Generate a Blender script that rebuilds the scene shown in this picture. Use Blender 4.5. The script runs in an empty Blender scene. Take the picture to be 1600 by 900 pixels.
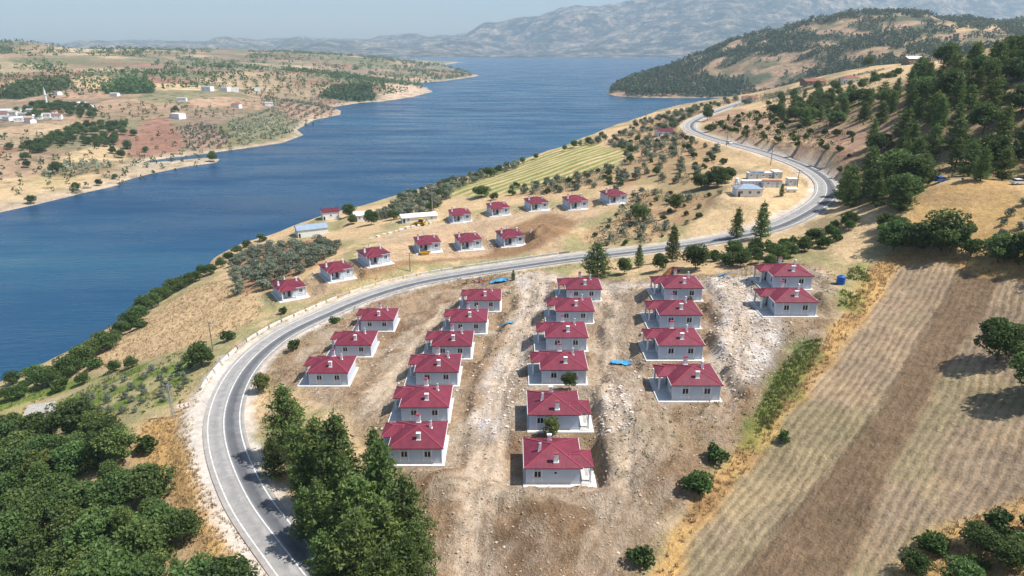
import bpy, bmesh, math, random
import numpy as np
from mathutils import Vector, Matrix

# ---------------------------------------------------------------- camera, sky, sun, exposure
scene = bpy.context.scene
C = scene.collection
CAM_Z = 110.0
PITCH = math.atan(378.0 / 1067.0)
cam_d = bpy.data.cameras.new("camera")
cam_d.sensor_width = 36.0
cam_d.lens = 36.0 * 1067.0 / 1600.0
cam_d.clip_start = 1.0
cam_d.clip_end = 120000.0
cam = bpy.data.objects.new("camera", cam_d)
C.objects.link(cam)
cam.location = (0, 0, CAM_Z)
cam.rotation_euler = (math.pi / 2 - PITCH, 0, 0)
scene.camera = cam

SUN_EL = math.radians(57.0)
SUN_AZ = math.radians(-7.0)          # measured from +X towards +Y
sun_dir = Vector((math.cos(SUN_EL) * math.cos(SUN_AZ), math.cos(SUN_EL) * math.sin(SUN_AZ), math.sin(SUN_EL)))
world = bpy.data.worlds.new("World")
scene.world = world
world.use_nodes = True
wn = world.node_tree
for n in list(wn.nodes):
    wn.nodes.remove(n)
sky = wn.nodes.new("ShaderNodeTexSky")
sky.sky_type = 'NISHITA'
sky.sun_disc = False
sky.sun_elevation = SUN_EL
sky.sun_rotation = math.pi / 2 - SUN_AZ
sky.altitude = 500
sky.air_density = 1.0
sky.dust_density = 1.4
sky.ozone_density = 1.0
bg = wn.nodes.new("ShaderNodeBackground")
bg.inputs['Strength'].default_value = 0.088
wo = wn.nodes.new("ShaderNodeOutputWorld")
wn.links.new(sky.outputs[0], bg.inputs[0])
wn.links.new(bg.outputs[0], wo.inputs[0])
sun_l = bpy.data.lights.new("sun", 'SUN')
sun_l.energy = 5.0
sun_l.angle = math.radians(0.53)
sun_l.color = (1.0, 0.955, 0.89)
sun = bpy.data.objects.new("sun", sun_l)
C.objects.link(sun)
sun.location = (200, 100, 400)
sun.rotation_euler = (-sun_dir).to_track_quat('-Z', 'Y').to_euler()
vs = scene.view_settings
vs.view_transform = 'Standard'
vs.look = 'None'
vs.exposure = 0.40
vs.gamma = 1.0
vs.use_curve_mapping = False
scene.render.engine = 'CYCLES'
cy = scene.cycles
cy.use_denoising = True
try:
    cy.denoiser = 'OPENIMAGEDENOISE'
except Exception:
    pass
cy.max_bounces = 5
cy.diffuse_bounces = 2
cy.glossy_bounces = 2
cy.transmission_bounces = 2
cy.transparent_max_bounces = 4
cy.volume_bounces = 1
cy.use_adaptive_sampling = True
cy.adaptive_threshold = 0.02
HAZE = 0.82e-4
# ---------------------------------------------------------------- site plan, metres: x east, y north, lake level 0
CTRL_NEAR = [[7.04,99.32,39.0],[-17.31,106.16,38.5],[7.94,112.01,42.0],[35.72,117.87,45.0],[-17.57,120.95,38.5],[10.9,128.65,43.0],[-16.86,137.64,38.0],[35.87,132.08,47.0],[38.76,145.69,48.5],[42.7,159.79,50.0],[63.34,142.02,53.0],[67.71,155.73,54.5],[-43.8,146.24,33.5],[-41.87,164.44,32.5],[-38.8,181.69,32.5],[-8.17,184.62,37.5],[-11.57,167.07,38.0],[-14.71,151.68,38.0],[19.55,174.43,44.5],[15.97,160.88,43.5],[12.6,144.22,43.5],[-76.64,219.36,29.5],[-62.45,228.87,33.0],[-50.4,236.71,36.0],[-32.83,253.24,36.0],[-17.13,255.07,36.5],[-0.74,255.23,38.0],[-23.99,304.56,35.0],[-6.46,306.63,37.5],[11.11,306.16,40.0],[27.92,295.55,43.0],[44.43,293.62,46.0],[-20.36,69.45,35.0],[-26.17,77.03,34.0],[-31.96,84.48,33.3],[-40.52,94.88,32.6],[-47.65,103.93,32.0],[-56.09,117.08,31.3],[-61.85,127.86,30.8],[-65.89,137.59,30.5],[-68.98,149.2,30.2],[-70.55,160.95,30.1],[-70.04,173.92,30.0],[-66.67,187.32,30.1],[-58.53,201.04,30.4],[-49.99,212.81,31.0],[-35.46,223.41,32.5],[-18.0,227.94,34.5],[0.0,228.98,37.0],[22.34,228.3,40.5],[43.9,225.08,44.0],[64.49,221.36,48.0],[86.36,223.85,52.0],[101.72,233.58,55.0],[113.63,246.43,57.0],[121.17,260.36,58.0],[126.51,277.81,59.0],[129.62,308.16,59.5],[127.89,353.12,59.0],[122.18,400.69,58.0],[119.9,449.23,57.0],[124.78,490.96,56.5],[139.45,534.92,56.5],[168.68,593.23,57.0],[199.54,645.91,58.0],[225.13,680.49,60.0],[-93.02,146.08,27.0],[-119.49,160.28,17.0],[-95.04,165.14,24.0],[-125.38,184.34,14.0],[-145.41,186.47,8.5],[-169.58,202.23,3.5],[-97.48,190.21,24.0],[-118.31,235.61,19.0],[-142.11,241.92,10.0],[-154.92,241.16,5.0],[-118.05,264.73,19.0],[-138.43,298.68,12.0],[-88.5,221.04,27.0],[-112.19,284.89,18.0],[-135.41,338.8,11.0],[-105.96,300.94,19.0],[-119.82,342.75,14.0],[-78.03,95.36,23.0],[-65.72,106.22,28.0],[-121.42,137.45,13.0],[-95.33,101.94,17.0],[-54.54,95.15,30.0],[-43.01,88.3,32.0],[-98.06,323.46,22.0],[-103.02,376.61,18.0],[-77.76,351.89,23.0],[-46.63,323.57,30.0],[-59.68,309.06,29.0],[-67.65,290.54,29.5],[16.08,429.58,38.0],[-32.67,433.27,28.0],[0.0,439.74,33.0],[44.1,474.73,41.0],[72.11,487.16,45.0],[-37.22,393.03,30.0],[55.98,374.08,48.0],[59.37,314.42,49.0],[84.93,364.37,53.0],[87.45,473.36,49.0],[125.99,626.67,49.0],[62.71,262.33,49.0],[37.02,255.64,43.0],[21.07,273.62,41.0],[72.78,253.73,51.0],[87.94,265.3,56.0],[101.22,268.03,58.0],[97.49,237.87,57.0],[99.63,322.8,56.5],[138.93,298.94,66.0],[152.5,415.28,64.0],[169.92,412.56,68.0],[154.83,317.22,72.0],[199.19,547.4,64.0],[295.99,534.03,92.0],[232.58,571.6,72.0],[215.31,624.75,63.0],[132.1,200.52,73.0],[115.06,178.45,65.0],[102.05,159.48,58.5],[128.13,176.32,69.0],[153.12,205.94,72.0],[170.73,236.84,88.0],[209.53,297.75,103.0],[143.34,236.52,73.0],[166.01,279.9,84.0],[202.12,345.97,93.0],[145.19,268.48,68.0],[163.44,306.95,76.0],[205.11,391.09,84.0],[101.84,164.73,58.5],[108.16,150.01,60.0],[105.29,133.16,60.0],[82.27,146.29,53.5],[61.79,118.09,48.5],[70.53,112.33,51.5],[83.64,106.57,54.5],[42.25,95.99,43.5],[51.9,88.34,46.5],[65.72,85.02,50.0],[28.07,81.3,40.5],[42.8,73.51,44.0],[62.24,67.92,50.0],[76.07,88.81,53.0],[18.78,80.94,38.5],[0.0,82.64,37.0],[-11.96,86.56,36.0],[-4.41,99.47,38.5],[21.13,95.3,41.5],[35.66,98.93,44.0],[45.98,114.82,47.5],[67.88,136.09,51.5],[84.81,162.01,56.0],[0.0,60.23,36.0],[40.87,53.72,44.0],[-83.23,85.52,19.0],[-154.47,137.31,4.0],[87.85,81.02,58.0],[122.91,125.67,72.0],[73.03,62.48,53.0],[-40.25,63.49,32.0],[247.42,350.1,110.0],[236.04,365.36,108.17],[278.35,351.34,113.5],[420.0,330.0,112.0],[420.0,150.0,90.0],[330.0,700.0,88.0],[420.0,600.0,100.0],[240.0,760.0,60.0],[420.0,20.0,60.0],[0.0,10.0,34.0],[-200.0,20.0,10.0],[-175.74,210.22,1.5],[-169.57,221.14,2.0],[-164.35,243.79,2.5],[-161.41,266.79,3.5],[-156.55,303.6,5.0],[-151.05,334.87,6.0],[-150.1,359.0,8.0],[-134.43,375.84,10.0],[-123.04,387.7,13.0],[-111.56,401.79,15.0],[-94.72,413.79,17.0],[-74.58,436.79,19.0],[-43.95,466.7,23.0],[-17.97,479.15,27.0],[9.4,504.59,32.0],[39.17,528.76,38.0],[61.84,559.21,42.0],[88.98,606.48,45.0],[151.28,722.6,48.0],[220.92,812.67,51.0],[241.35,762.17,58.0]]
CTRL_LEFT = [[-380.89,367.99,0.6],[-368.2,414.28,0.6],[-358.49,468.5,0.6],[-349.13,495.31,0.6],[-339.57,534.95,0.6],[-330.0,566.68,0.6],[-336.14,580.96,0.6],[-330.78,618.14,0.6],[-314.85,660.07,0.6],[-296.53,683.11,0.6],[-300.97,703.5,0.6],[-315.03,711.98,0.6],[-341.74,691.13,0.6],[-358.33,679.17,0.6],[-372.69,691.13,0.6],[-358.13,711.98,0.6],[-331.61,743.27,0.6],[-302.93,787.53,0.6],[-276.7,831.31,0.6],[-273.87,906.42,0.6],[-299.46,964.14,0.6],[-312.17,1093.83,0.6],[-292.87,1189.09,0.6],[-309.12,1262.03,0.6],[-344.56,1329.78,0.6],[-309.94,1454.2,0.6],[-277.48,1471.36,0.6],[-232.12,1603.49,0.6],[-202.7,1811.66,0.6],[-246.63,2014.05,0.6],[-320.17,2226.41,0.6],[-232.12,2349.97,0.6],[-153.96,2642.46,0.6],[-126.15,2817.33,0.6],[-298.0,3512.05,0.6],[-411.83,4199.3,0.6],[-371.4,5216.43,0.6],[-376.67,571.74,4.5],[-332.31,589.22,3.5],[-312.5,669.09,1.6],[-407.15,788.28,12.0],[-433.2,665.81,12.0],[-431.72,598.54,8.0],[-394.58,520.77,4.0],[-348.69,804.37,10.0],[-343.81,1076.53,10.0],[-324.9,1191.21,12.0],[-442.0,1284.42,19.0],[-432.22,947.35,22.0],[-510.56,794.45,22.0],[-600.02,852.68,27.0],[-564.2,1036.81,32.0],[-761.97,1142.21,44.0],[-625.93,1176.82,42.0],[-491.45,1211.43,40.0],[-829.27,1381.23,54.0],[-473.75,1505.98,36.0],[-357.84,1590.17,25.0],[-269.08,1659.25,17.0],[-223.75,1712.77,14.0],[-280.83,1557.56,20.0],[-246.72,2757.39,10.0],[-716.11,1602.1,56.0],[-1031.86,1499.94,62.0],[-1153.73,1790.74,80.0],[-702.06,1748.33,60.0],[-655.83,2450.52,42.0],[-514.37,2882.96,30.0],[-495.09,3477.86,40.0],[-986.63,1784.36,62.0],[-669.28,767.37,25.0],[-1105.1,1233.24,60.0],[-3500.0,4000.0,80.0],[-1500.0,5000.0,60.0],[-4000.0,1500.0,60.0],[-3000.0,800.0,40.0],[-2000.0,3500.0,75.0]]
CTRL_HEAD = [[544.99,1584.66,0.5],[444.59,1584.66,0.5],[372.89,1584.66,0.5],[290.42,1604.96,0.5],[241.27,1647.1,0.5],[235.48,1738.23,0.5],[317.29,1909.37,19.47],[409.56,1991.92,42.86],[462.98,1999.06,63.0],[534.21,2008.57,89.86],[623.24,2019.27,120.07],[712.28,2026.41,140.21],[792.88,2012.14,159.82],[901.59,1989.29,185.18],[1022.96,1995.66,203.16],[1108.72,1958.17,187.17],[1167.76,1908.45,166.61],[1274.6,1817.36,149.05],[1433.93,1815.23,143.04],[419.12,1794.6,24.91],[515.84,1801.6,44.66],[576.94,1698.37,52.76],[695.88,1741.19,83.76],[702.91,1583.83,88.8],[843.49,1596.04,123.25],[759.14,1426.72,94.5],[918.46,1485.26,110.0],[480.79,1404.33,31.29],[517.34,1202.76,61.24],[562.32,1050.88,81.73],[623.24,1002.5,94.89],[674.79,952.55,103.64],[262.0,1900.0,0.5],[330.0,2150.0,0.5],[500.0,2500.0,0.5],[900.0,3000.0,1.0],[1300.0,2600.0,130.0],[1800.0,2600.0,190.0],[1800.0,1700.0,190.0],[2600.0,1300.0,190.0],[3500.0,3000.0,200.0],[900.0,4500.0,20.0],[1600.0,700.0,140.0]]
NEAR_POLY = [[-211.76,169.82],[-193.41,191.84],[-175.74,210.22],[-169.57,221.14],[-164.35,243.79],[-161.41,266.79],[-156.55,303.6],[-151.05,334.87],[-150.1,359.0],[-134.43,375.84],[-123.04,387.7],[-111.56,401.79],[-94.72,413.79],[-74.58,436.79],[-43.95,466.7],[-17.97,479.15],[9.4,504.59],[39.17,528.76],[61.84,559.21],[88.98,606.48],[151.28,722.6],[220.92,812.67],[241.35,762.17],[240.0,770.0],[420.0,800.0],[600.0,800.0],[600.0,-60.0],[-330.0,-60.0]]
LEFT_POLY = [[-382.97,370.01],[-370.22,416.55],[-360.46,471.07],[-351.04,498.02],[-341.43,537.89],[-331.81,569.79],[-337.99,584.15],[-332.59,621.53],[-316.58,663.69],[-298.16,686.86],[-302.63,707.36],[-316.75,715.89],[-343.61,694.92],[-360.3,682.89],[-374.73,694.92],[-360.1,715.89],[-333.42,747.34],[-304.59,791.85],[-278.22,835.87],[-275.38,911.39],[-301.1,969.43],[-313.88,1099.83],[-294.47,1195.61],[-310.81,1268.95],[-346.45,1337.08],[-311.64,1462.17],[-279.0,1479.43],[-233.4,1612.28],[-203.81,1821.6],[-247.98,2025.1],[-321.93,2238.62],[-233.4,2362.85],[-154.8,2656.96],[-126.85,2832.78],[-299.63,3531.31],[-414.09,4222.33],[-373.44,5245.04],[-300.0,5200.0],[-4200.0,5200.0],[-4200.0,500.0],[-1200.0,300.0]]
HEAD_POLY = [[547.48,1591.9],[446.62,1591.9],[374.59,1591.9],[291.75,1612.28],[242.37,1654.62],[236.55,1746.17],[262.0,1900.0],[330.0,2150.0],[500.0,2500.0],[900.0,3000.0],[1400.0,5200.0],[4500.0,5200.0],[4500.0,600.0],[650.0,600.0],[420.0,800.0]]
ROAD_PTS = [[-20.36,69.45,35.0],[-26.17,77.03,34.0],[-31.96,84.48,33.3],[-40.52,94.88,32.6],[-47.65,103.93,32.0],[-56.09,117.08,31.3],[-61.85,127.86,30.8],[-65.89,137.59,30.5],[-68.98,149.2,30.2],[-70.55,160.95,30.1],[-70.04,173.92,30.0],[-66.67,187.32,30.1],[-58.53,201.04,30.4],[-49.99,212.81,31.0],[-35.46,223.41,32.5],[-18.0,227.94,34.5],[0.0,228.98,37.0],[22.34,228.3,40.5],[43.9,225.08,44.0],[64.49,221.36,48.0],[86.36,223.85,52.0],[101.72,233.58,55.0],[113.63,246.43,57.0],[121.17,260.36,58.0],[126.51,277.81,59.0],[129.62,308.16,59.5],[127.89,353.12,59.0],[122.18,400.69,58.0],[119.9,449.23,57.0],[124.78,490.96,56.5],[139.45,534.92,56.5],[168.68,593.23,57.0],[199.54,645.91,58.0],[225.13,680.49,60.0]]
HOUSES = [[7.02,103.44,39.2,3.142,"C6"],[-17.3,110.51,38.54,0.0,"B6"],[7.97,116.87,41.72,3.142,"C5"],[35.65,122.03,45.13,0.0,"D4"],[-17.54,125.11,38.64,0.0,"B5"],[10.9,133.04,43.0,0.0,"C4"],[-16.81,141.58,38.24,0.0,"B4"],[36.01,136.98,46.76,0.0,"D3"],[38.66,149.72,48.66,0.0,"D2"],[42.67,164.08,50.04,0.0,"D1"],[63.87,147.62,52.52,0.0,"E2"],[68.17,161.18,54.13,0.0,"E1"],[-43.8,150.65,33.49,0.0,"A3"],[-41.81,168.6,32.61,0.0,"A2"],[-38.93,186.69,32.24,0.0,"A1"],[-8.16,188.68,37.63,0.0,"B1"],[-11.57,171.51,37.98,0.0,"B2"],[-14.71,156.0,38.04,0.0,"B3"],[19.65,179.72,44.17,0.0,"C1"],[15.9,164.6,43.78,0.0,"C2"],[12.61,148.76,43.44,0.0,"C3"],[-76.98,222.33,29.14,2.129,"L1"],[-62.52,231.11,32.92,2.129,"L2"],[-50.54,239.36,35.8,2.129,"L3"],[-32.9,255.72,35.86,1.833,"M1"],[-17.19,257.92,36.25,1.833,"M2"],[-0.74,256.69,38.15,1.833,"M3"],[-23.97,306.4,35.04,1.798,"N1"],[-6.46,308.71,37.48,1.798,"N2"],[11.11,308.11,40.01,1.798,"N3"],[27.99,298.25,42.84,1.798,"N4"],[44.41,295.5,46.03,1.798,"N5"]]
YARD_POLY = [[-61.35,156.89],[-64.74,175.15],[-58.76,193.38],[-43.19,216.64],[-17.75,224.39],[0.0,223.76],[14.51,209.87],[24.86,193.1],[36.98,186.88],[55.76,176.43],[66.88,179.07],[82.16,170.6],[81.57,158.9],[71.34,141.11],[58.79,128.03],[48.48,115.01],[40.76,105.16],[32.98,96.7],[25.93,88.33],[19.24,78.39],[13.22,67.9],[-13.76,70.69],[-16.46,96.62],[-23.63,107.99],[-36.34,131.71],[-47.11,139.46]]
RUTS = [[[27.66,179.2],[22.29,149.97],[20.16,128.91],[20.22,115.08],[20.6,101.93],[18.12,92.38],[12.06,79.33]],[[8.58,206.25],[4.27,168.92],[0.45,145.77],[-2.4,126.71],[-3.79,109.2],[-5.17,96.53],[-5.58,83.01],[-5.61,71.5]],[[-19.39,197.16],[-23.15,163.66],[-26.31,141.24],[-29.45,126.95]],[[-12.01,97.99],[-1.08,97.34],[10.48,93.55],[21.46,97.17],[26.37,106.11],[27.52,125.22],[27.82,147.72],[35.17,176.88]],[[56.62,168.04],[52.5,144.23],[45.64,125.49],[37.48,109.58]],[[-53.32,274.78],[-34.54,298.94],[-11.33,294.75],[16.89,294.27]]]
COVER = {"field":[[22.55,77.03],[25.79,83.3],[35.16,93.23],[44.34,102.52],[58.12,118.1],[72.9,135.04],[90.43,155.78],[98.58,164.53],[106.44,162.11],[111.06,140.27],[109.04,121.05],[77.54,77.74],[66.92,78.56],[56.73,76.7],[48.6,71.07],[41.71,62.34],[19.51,66.81]],"plough":[[107.83,156.14],[110.58,144.92],[81.87,116.27],[60.46,92.27],[44.53,71.74],[37.65,63.17],[22.58,66.3],[30.94,75.63],[49.43,91.35],[66.4,108.26],[83.7,128.04]],"margin":[[17.74,72.59],[23.98,83.66],[32.62,95.3],[43.34,106.32],[53.58,119.07],[66.02,133.04],[78.49,147.7],[91.87,166.92],[99.95,172.14],[109.61,165.24],[116.91,147.19],[111.87,134.39],[106.44,162.11],[98.58,164.53],[72.9,135.04],[44.34,102.52],[25.79,83.3],[20.61,72.03]],"green_a":[[39.65,102.14],[44.39,109.69],[55.55,126.23],[63.49,134.55],[66.47,134.17],[63.75,129.04],[53.86,116.57],[45.98,105.84],[41.94,101.79]],"green_b":[[74.17,145.13],[80.79,157.12],[88.19,169.46],[93.17,170.44],[87.29,157.85],[79.26,146.15]],"bottom_right_grass":[[48.35,70.57],[56.55,76.37],[66.92,78.56],[79.16,79.94],[62.19,56.81],[41.71,62.34]],"gravel_a":[[54.22,172.29],[61.44,167.8],[58.86,148.39],[58.31,135.27],[49.66,122.11],[42.74,119.93],[43.33,131.22],[46.26,146.65],[49.48,155.44]],"gravel_b":[[0.0,223.05],[12.81,209.11],[10.91,181.61],[4.77,155.59],[1.68,134.37],[-0.64,121.36],[-1.2,110.67],[-6.63,111.5],[-7.45,120.56],[-5.59,133.6],[-2.39,155.51],[2.19,181.32]],"gravel_c":[[12.58,212.48],[26.46,190.73],[37.94,182.3],[54.5,172.1],[56.36,161.95],[37.95,173.36],[26.6,177.87],[12.05,202.7]],"gravel_d":[[16.89,117.86],[21.13,126.22],[23.54,116.73],[21.66,108.76],[16.32,107.89]],"track_a":[[27.29,183.01],[31.35,180.19],[25.71,148.56],[21.2,128.7],[21.42,114.9],[22.19,101.57],[19.31,93.5],[17.15,96.7],[18.91,105.68],[17.75,119.87],[18.81,138.1],[23.12,157.72]],"track_b":[[-21.75,196.84],[-18.77,196.88],[-23.5,163.81],[-24.28,145.76],[-27.27,128.49],[-30.36,126.72],[-34.02,134.05],[-30.57,146.58],[-27.17,165.7]],"track_c":[[-7.73,109.65],[-1.2,110.67],[-1.65,99.28],[-4.07,89.33],[-3.8,69.33],[-9.34,69.8],[-8.51,87.29],[-8.11,96.84]],"puddle":[[-7.0,119.35],[-1.91,119.41],[-0.98,113.6],[-2.98,109.99],[-6.02,111.41]],"puddle_b":[[51.06,151.88],[55.19,153.16],[55.27,146.27],[51.5,143.23],[49.43,146.04]],"straw_left":[[-138.94,199.42],[-139.54,223.95],[-140.49,259.49],[-129.29,277.59],[-92.84,229.94],[-81.44,208.43],[-83.03,197.21],[-95.05,189.26],[-113.14,192.2]],"grass_left":[[-172.55,189.07],[-166.32,197.85],[-134.54,195.83],[-111.56,189.33],[-93.7,186.26],[-82.28,157.26],[-78.14,144.89],[-88.72,142.4],[-136.92,158.42],[-150.24,161.11]],"straw_road":[[-85.52,139.15],[-75.81,139.82],[-68.18,126.22],[-58.23,109.46],[-43.93,92.32],[-36.06,81.63],[-41.27,81.15],[-55.88,98.23],[-71.01,116.92],[-84.23,130.56]],"shoulder":[[-76.04,135.28],[-78.27,148.66],[-82.19,175.29],[-76.52,173.95],[-69.31,140.46],[-63.2,126.07],[-53.29,109.28],[-35.98,85.83],[-30.06,76.11],[-32.86,76.25],[-41.08,86.06],[-55.84,105.29],[-65.13,118.8]],"green_field":[[-42.68,410.17],[-26.31,466.85],[14.07,503.65],[59.9,518.41],[70.92,429.17],[57.53,380.2],[16.7,353.44],[-10.09,354.56],[-36.01,379.46]],"earth_up":[[-54.76,282.5],[-29.09,302.48],[17.19,299.81],[56.7,315.86],[58.61,301.87],[27.39,271.26],[22.04,252.66],[16.36,239.65],[0.0,239.42],[-37.76,240.68],[-58.03,225.21],[-67.99,212.14],[-80.63,217.71],[-72.88,229.82],[-56.98,242.33]],"bank_up":[[0.0,277.57],[14.19,296.7],[26.39,274.69],[22.04,252.66],[9.47,242.58],[0.0,239.42],[-23.7,241.71],[-37.16,236.21],[-53.41,224.58],[-58.38,226.89],[-38.09,243.07],[-9.58,245.01]],"olive_soil":[[-140.99,328.58],[-137.78,349.53],[-91.32,313.86],[-70.65,273.85],[-75.06,242.03],[-85.02,227.65],[-101.5,238.13]],"site":[[58.36,231.6],[77.52,258.37],[87.76,264.74],[119.04,281.25],[115.32,257.98],[104.1,239.65],[86.12,229.47],[65.82,226.39]],"slope_right":[[143.5,550.98],[202.0,585.24],[190.55,455.36],[190.26,339.38],[139.83,241.14],[126.79,252.59],[133.79,285.19],[133.11,358.58],[130.46,443.39]],"straw_strip":[[185.08,616.12],[245.6,618.05],[276.22,591.37],[341.79,617.96],[285.28,498.62],[221.96,463.44],[214.29,525.07],[192.31,555.98]],"straw_right":[[121.59,207.06],[132.55,201.2],[151.83,201.66],[119.87,145.91],[112.66,165.36],[102.5,175.81],[109.36,190.0]],"path_right":[[86.5,176.89],[104.68,202.09],[108.33,196.71],[95.4,176.33],[89.1,175.2]]}
LCOVER = {"straw_1":[[-381.73,464.21],[-370.55,485.96],[-358.21,509.48],[-338.32,550.43],[-334.4,576.65],[-370.01,606.74],[-403.06,579.64],[-422.94,561.73],[-440.11,542.89]],"straw_2":[[-418.45,612.5],[-435.64,690.32],[-435.53,735.56],[-411.65,727.85],[-384.01,686.44],[-405.02,637.62]],"brown":[[-399.34,710.15],[-444.63,827.87],[-463.51,889.54],[-446.73,908.89],[-364.55,772.63],[-355.27,735.06],[-376.23,689.57]],"grove":[[-410.26,592.51],[-411.9,639.46],[-379.3,660.26],[-365.14,628.71],[-375.5,578.58],[-396.72,578.16]],"orch_a":[[-406.55,843.49],[-381.0,884.33],[-332.21,818.6],[-322.92,783.64],[-348.65,743.25]],"orch_b":[[-399.09,1143.62],[-398.38,1445.4],[-302.08,1218.59],[-320.27,1094.83],[-355.85,1054.01]],"scrub":[[-375.12,931.47],[-384.17,1113.01],[-310.0,1024.79],[-282.22,887.76],[-303.29,798.82],[-325.31,799.88]],"cliff":[[-284.41,1480.08],[-290.85,1613.16],[-304.83,2118.45],[-208.28,1832.52],[-234.3,1619.04]],"dark_a":[[-753.62,1014.87],[-831.42,1216.43],[-809.39,1307.07],[-714.94,1146.05],[-712.32,1021.24]],"dark_b":[[-671.13,1154.2],[-721.99,1341.24],[-629.38,1245.25],[-561.18,1109.6],[-631.87,1101.47]],"dark_c":[[-393.0,1424.14],[-386.55,1532.31],[-318.49,1607.8],[-282.03,1481.67],[-315.94,1451.45]],"straw_3":[[-839.66,1358.0],[-799.42,1394.76],[-695.0,1289.55],[-671.13,1154.2],[-737.95,1188.14]],"straw_4":[[-650.78,1270.28],[-561.23,1326.59],[-487.1,1173.9],[-565.24,1139.32]],"village":[[-607.65,809.14],[-610.01,904.79],[-573.09,853.2],[-558.03,758.62]],"brown_2":[[-456.5,761.46],[-454.05,824.28],[-439.43,810.02],[-414.55,739.95],[-438.54,729.02]]}
HCOVER = {"forest":[[238.04,1734.07],[291.72,1612.62],[446.48,1591.86],[549.2,1598.35],[577.15,1455.04],[541.46,1674.43],[487.25,1813.56],[447.41,2006.73],[344.77,1921.42],[270.46,1819.88]],"straw":[[1100.7,1837.17],[1332.5,1977.41],[1170.18,1732.46],[1023.03,1689.22]]}
CLUSTERS = {"lower_left_wood":[[-150.24,161.11],[-133.54,153.95],[-119.48,149.45],[-103.73,144.23],[-90.48,138.18],[-82.59,126.03],[-70.8,112.43],[-62.08,103.72],[-54.19,94.35],[-47.52,86.49],[-39.95,77.63],[-92.45,88.38]],"young_olives":[[-125.22,167.37],[-113.2,174.48],[-92.6,179.47],[-81.75,153.25],[-87.54,143.21],[-96.65,146.48]],"olive_orchard":[[-129.71,301.32],[-131.73,333.42],[-89.07,305.56],[-70.0,267.92],[-73.93,238.0],[-85.02,227.65],[-99.19,232.15]],"lakeside_olives":[[-72.9,353.24],[-63.21,416.46],[-40.2,425.84],[-33.74,374.05],[-39.19,341.51],[-57.34,331.57]],"crest_olives":[[-39.4,417.02],[-17.33,461.48],[9.05,484.7],[37.03,498.6],[57.86,521.69],[69.26,536.57],[69.71,502.82],[46.26,498.92],[13.53,483.47],[-16.1,427.68],[-32.97,386.8]],"slope_scrub_a":[[66.64,496.77],[93.53,565.99],[134.07,638.45],[129.31,543.37],[109.82,449.73],[111.11,400.34],[112.27,366.02],[90.31,290.32],[73.58,299.76],[63.28,319.69],[47.24,311.74],[57.42,372.07],[71.27,414.49]],"slope_scrub_b":[[-3.46,365.87],[20.78,367.69],[55.34,369.6],[56.79,325.66],[24.97,329.35],[0.0,341.87]],"slope_scrub_c":[[55.0,305.63],[70.76,287.33],[81.82,260.96],[67.48,241.8],[47.52,232.89],[30.24,238.97],[26.94,252.87],[41.52,270.5]],"verge_olives":[[139.63,651.18],[191.09,701.23],[220.91,717.47],[238.04,692.37],[214.69,622.92],[182.67,627.51],[137.36,546.4],[121.32,509.03]],"pine_hill":[[215.53,386.77],[220.04,352.89],[232.49,328.18],[222.73,273.4],[155.63,179.18],[151.83,201.66],[133.23,196.3],[126.38,209.16],[111.55,194.44],[109.02,215.12],[125.34,256.97],[147.75,284.73],[159.48,280.17]],"pine_spur":[[177.64,487.0],[212.85,510.19],[216.13,451.0],[192.7,355.2],[166.36,297.97],[163.1,311.67],[164.84,352.6],[154.14,381.01]],"slope_shrubs":[[136.1,478.94],[183.01,528.6],[156.31,369.57],[154.35,309.91],[131.92,269.55],[135.72,331.87],[129.42,400.92]],"treeline_right":[[102.1,187.18],[107.45,186.09],[107.01,172.08],[111.62,163.46],[118.21,151.18],[121.69,138.25],[116.36,131.11],[115.21,148.52],[108.72,163.58],[101.76,174.26]],"hedge_road":[[60.12,196.88],[72.58,195.8],[87.78,198.86],[104.23,205.01],[101.51,195.22],[88.71,186.02],[69.53,176.86],[56.87,183.39]],"corner_bushes":[[49.67,70.1],[53.0,74.27],[58.14,74.85],[65.04,75.64],[72.18,74.6],[60.02,57.38],[44.91,61.53]],"right_olives":[[119.08,165.03],[137.72,178.95],[135.33,168.5],[120.78,151.09],[116.28,156.69]],"far_grove":[[213.39,611.13],[243.29,598.63],[272.03,582.04],[310.53,578.93],[262.99,484.8],[225.88,471.91],[221.21,530.88],[202.84,557.76]],"rise_grove":[[233.12,736.62],[250.4,693.16],[265.71,641.13],[297.86,638.84],[338.98,643.85],[276.22,591.37],[243.29,598.63],[221.9,635.87]]}
LTREES = {"belt":[[-488.97,658.61],[-473.49,690.96],[-502.03,804.16],[-463.97,843.59],[-445.74,807.95],[-471.97,764.46],[-448.88,691.62],[-452.37,657.7]],"belt2":[[-456.6,731.84],[-440.68,798.04],[-421.2,727.31],[-443.81,715.33]],"village":[[-640.63,901.47],[-650.36,980.82],[-565.89,957.01],[-518.77,873.33],[-577.59,879.16],[-561.24,828.65]],"scatter":[[-360.45,471.22],[-332.94,569.13],[-300.23,684.27],[-337.28,724.62],[-278.6,837.26],[-298.81,1191.52],[-318.27,1463.06],[-382.89,1516.9],[-476.92,1051.7],[-603.15,947.16],[-546.46,741.75]],"far":[[-720.18,992.58],[-472.9,1307.48],[-312.19,1574.13],[-234.48,2374.53],[-148.83,2769.7],[-408.21,2859.9],[-736.67,1649.08],[-942.28,1314.42]]}
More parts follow.
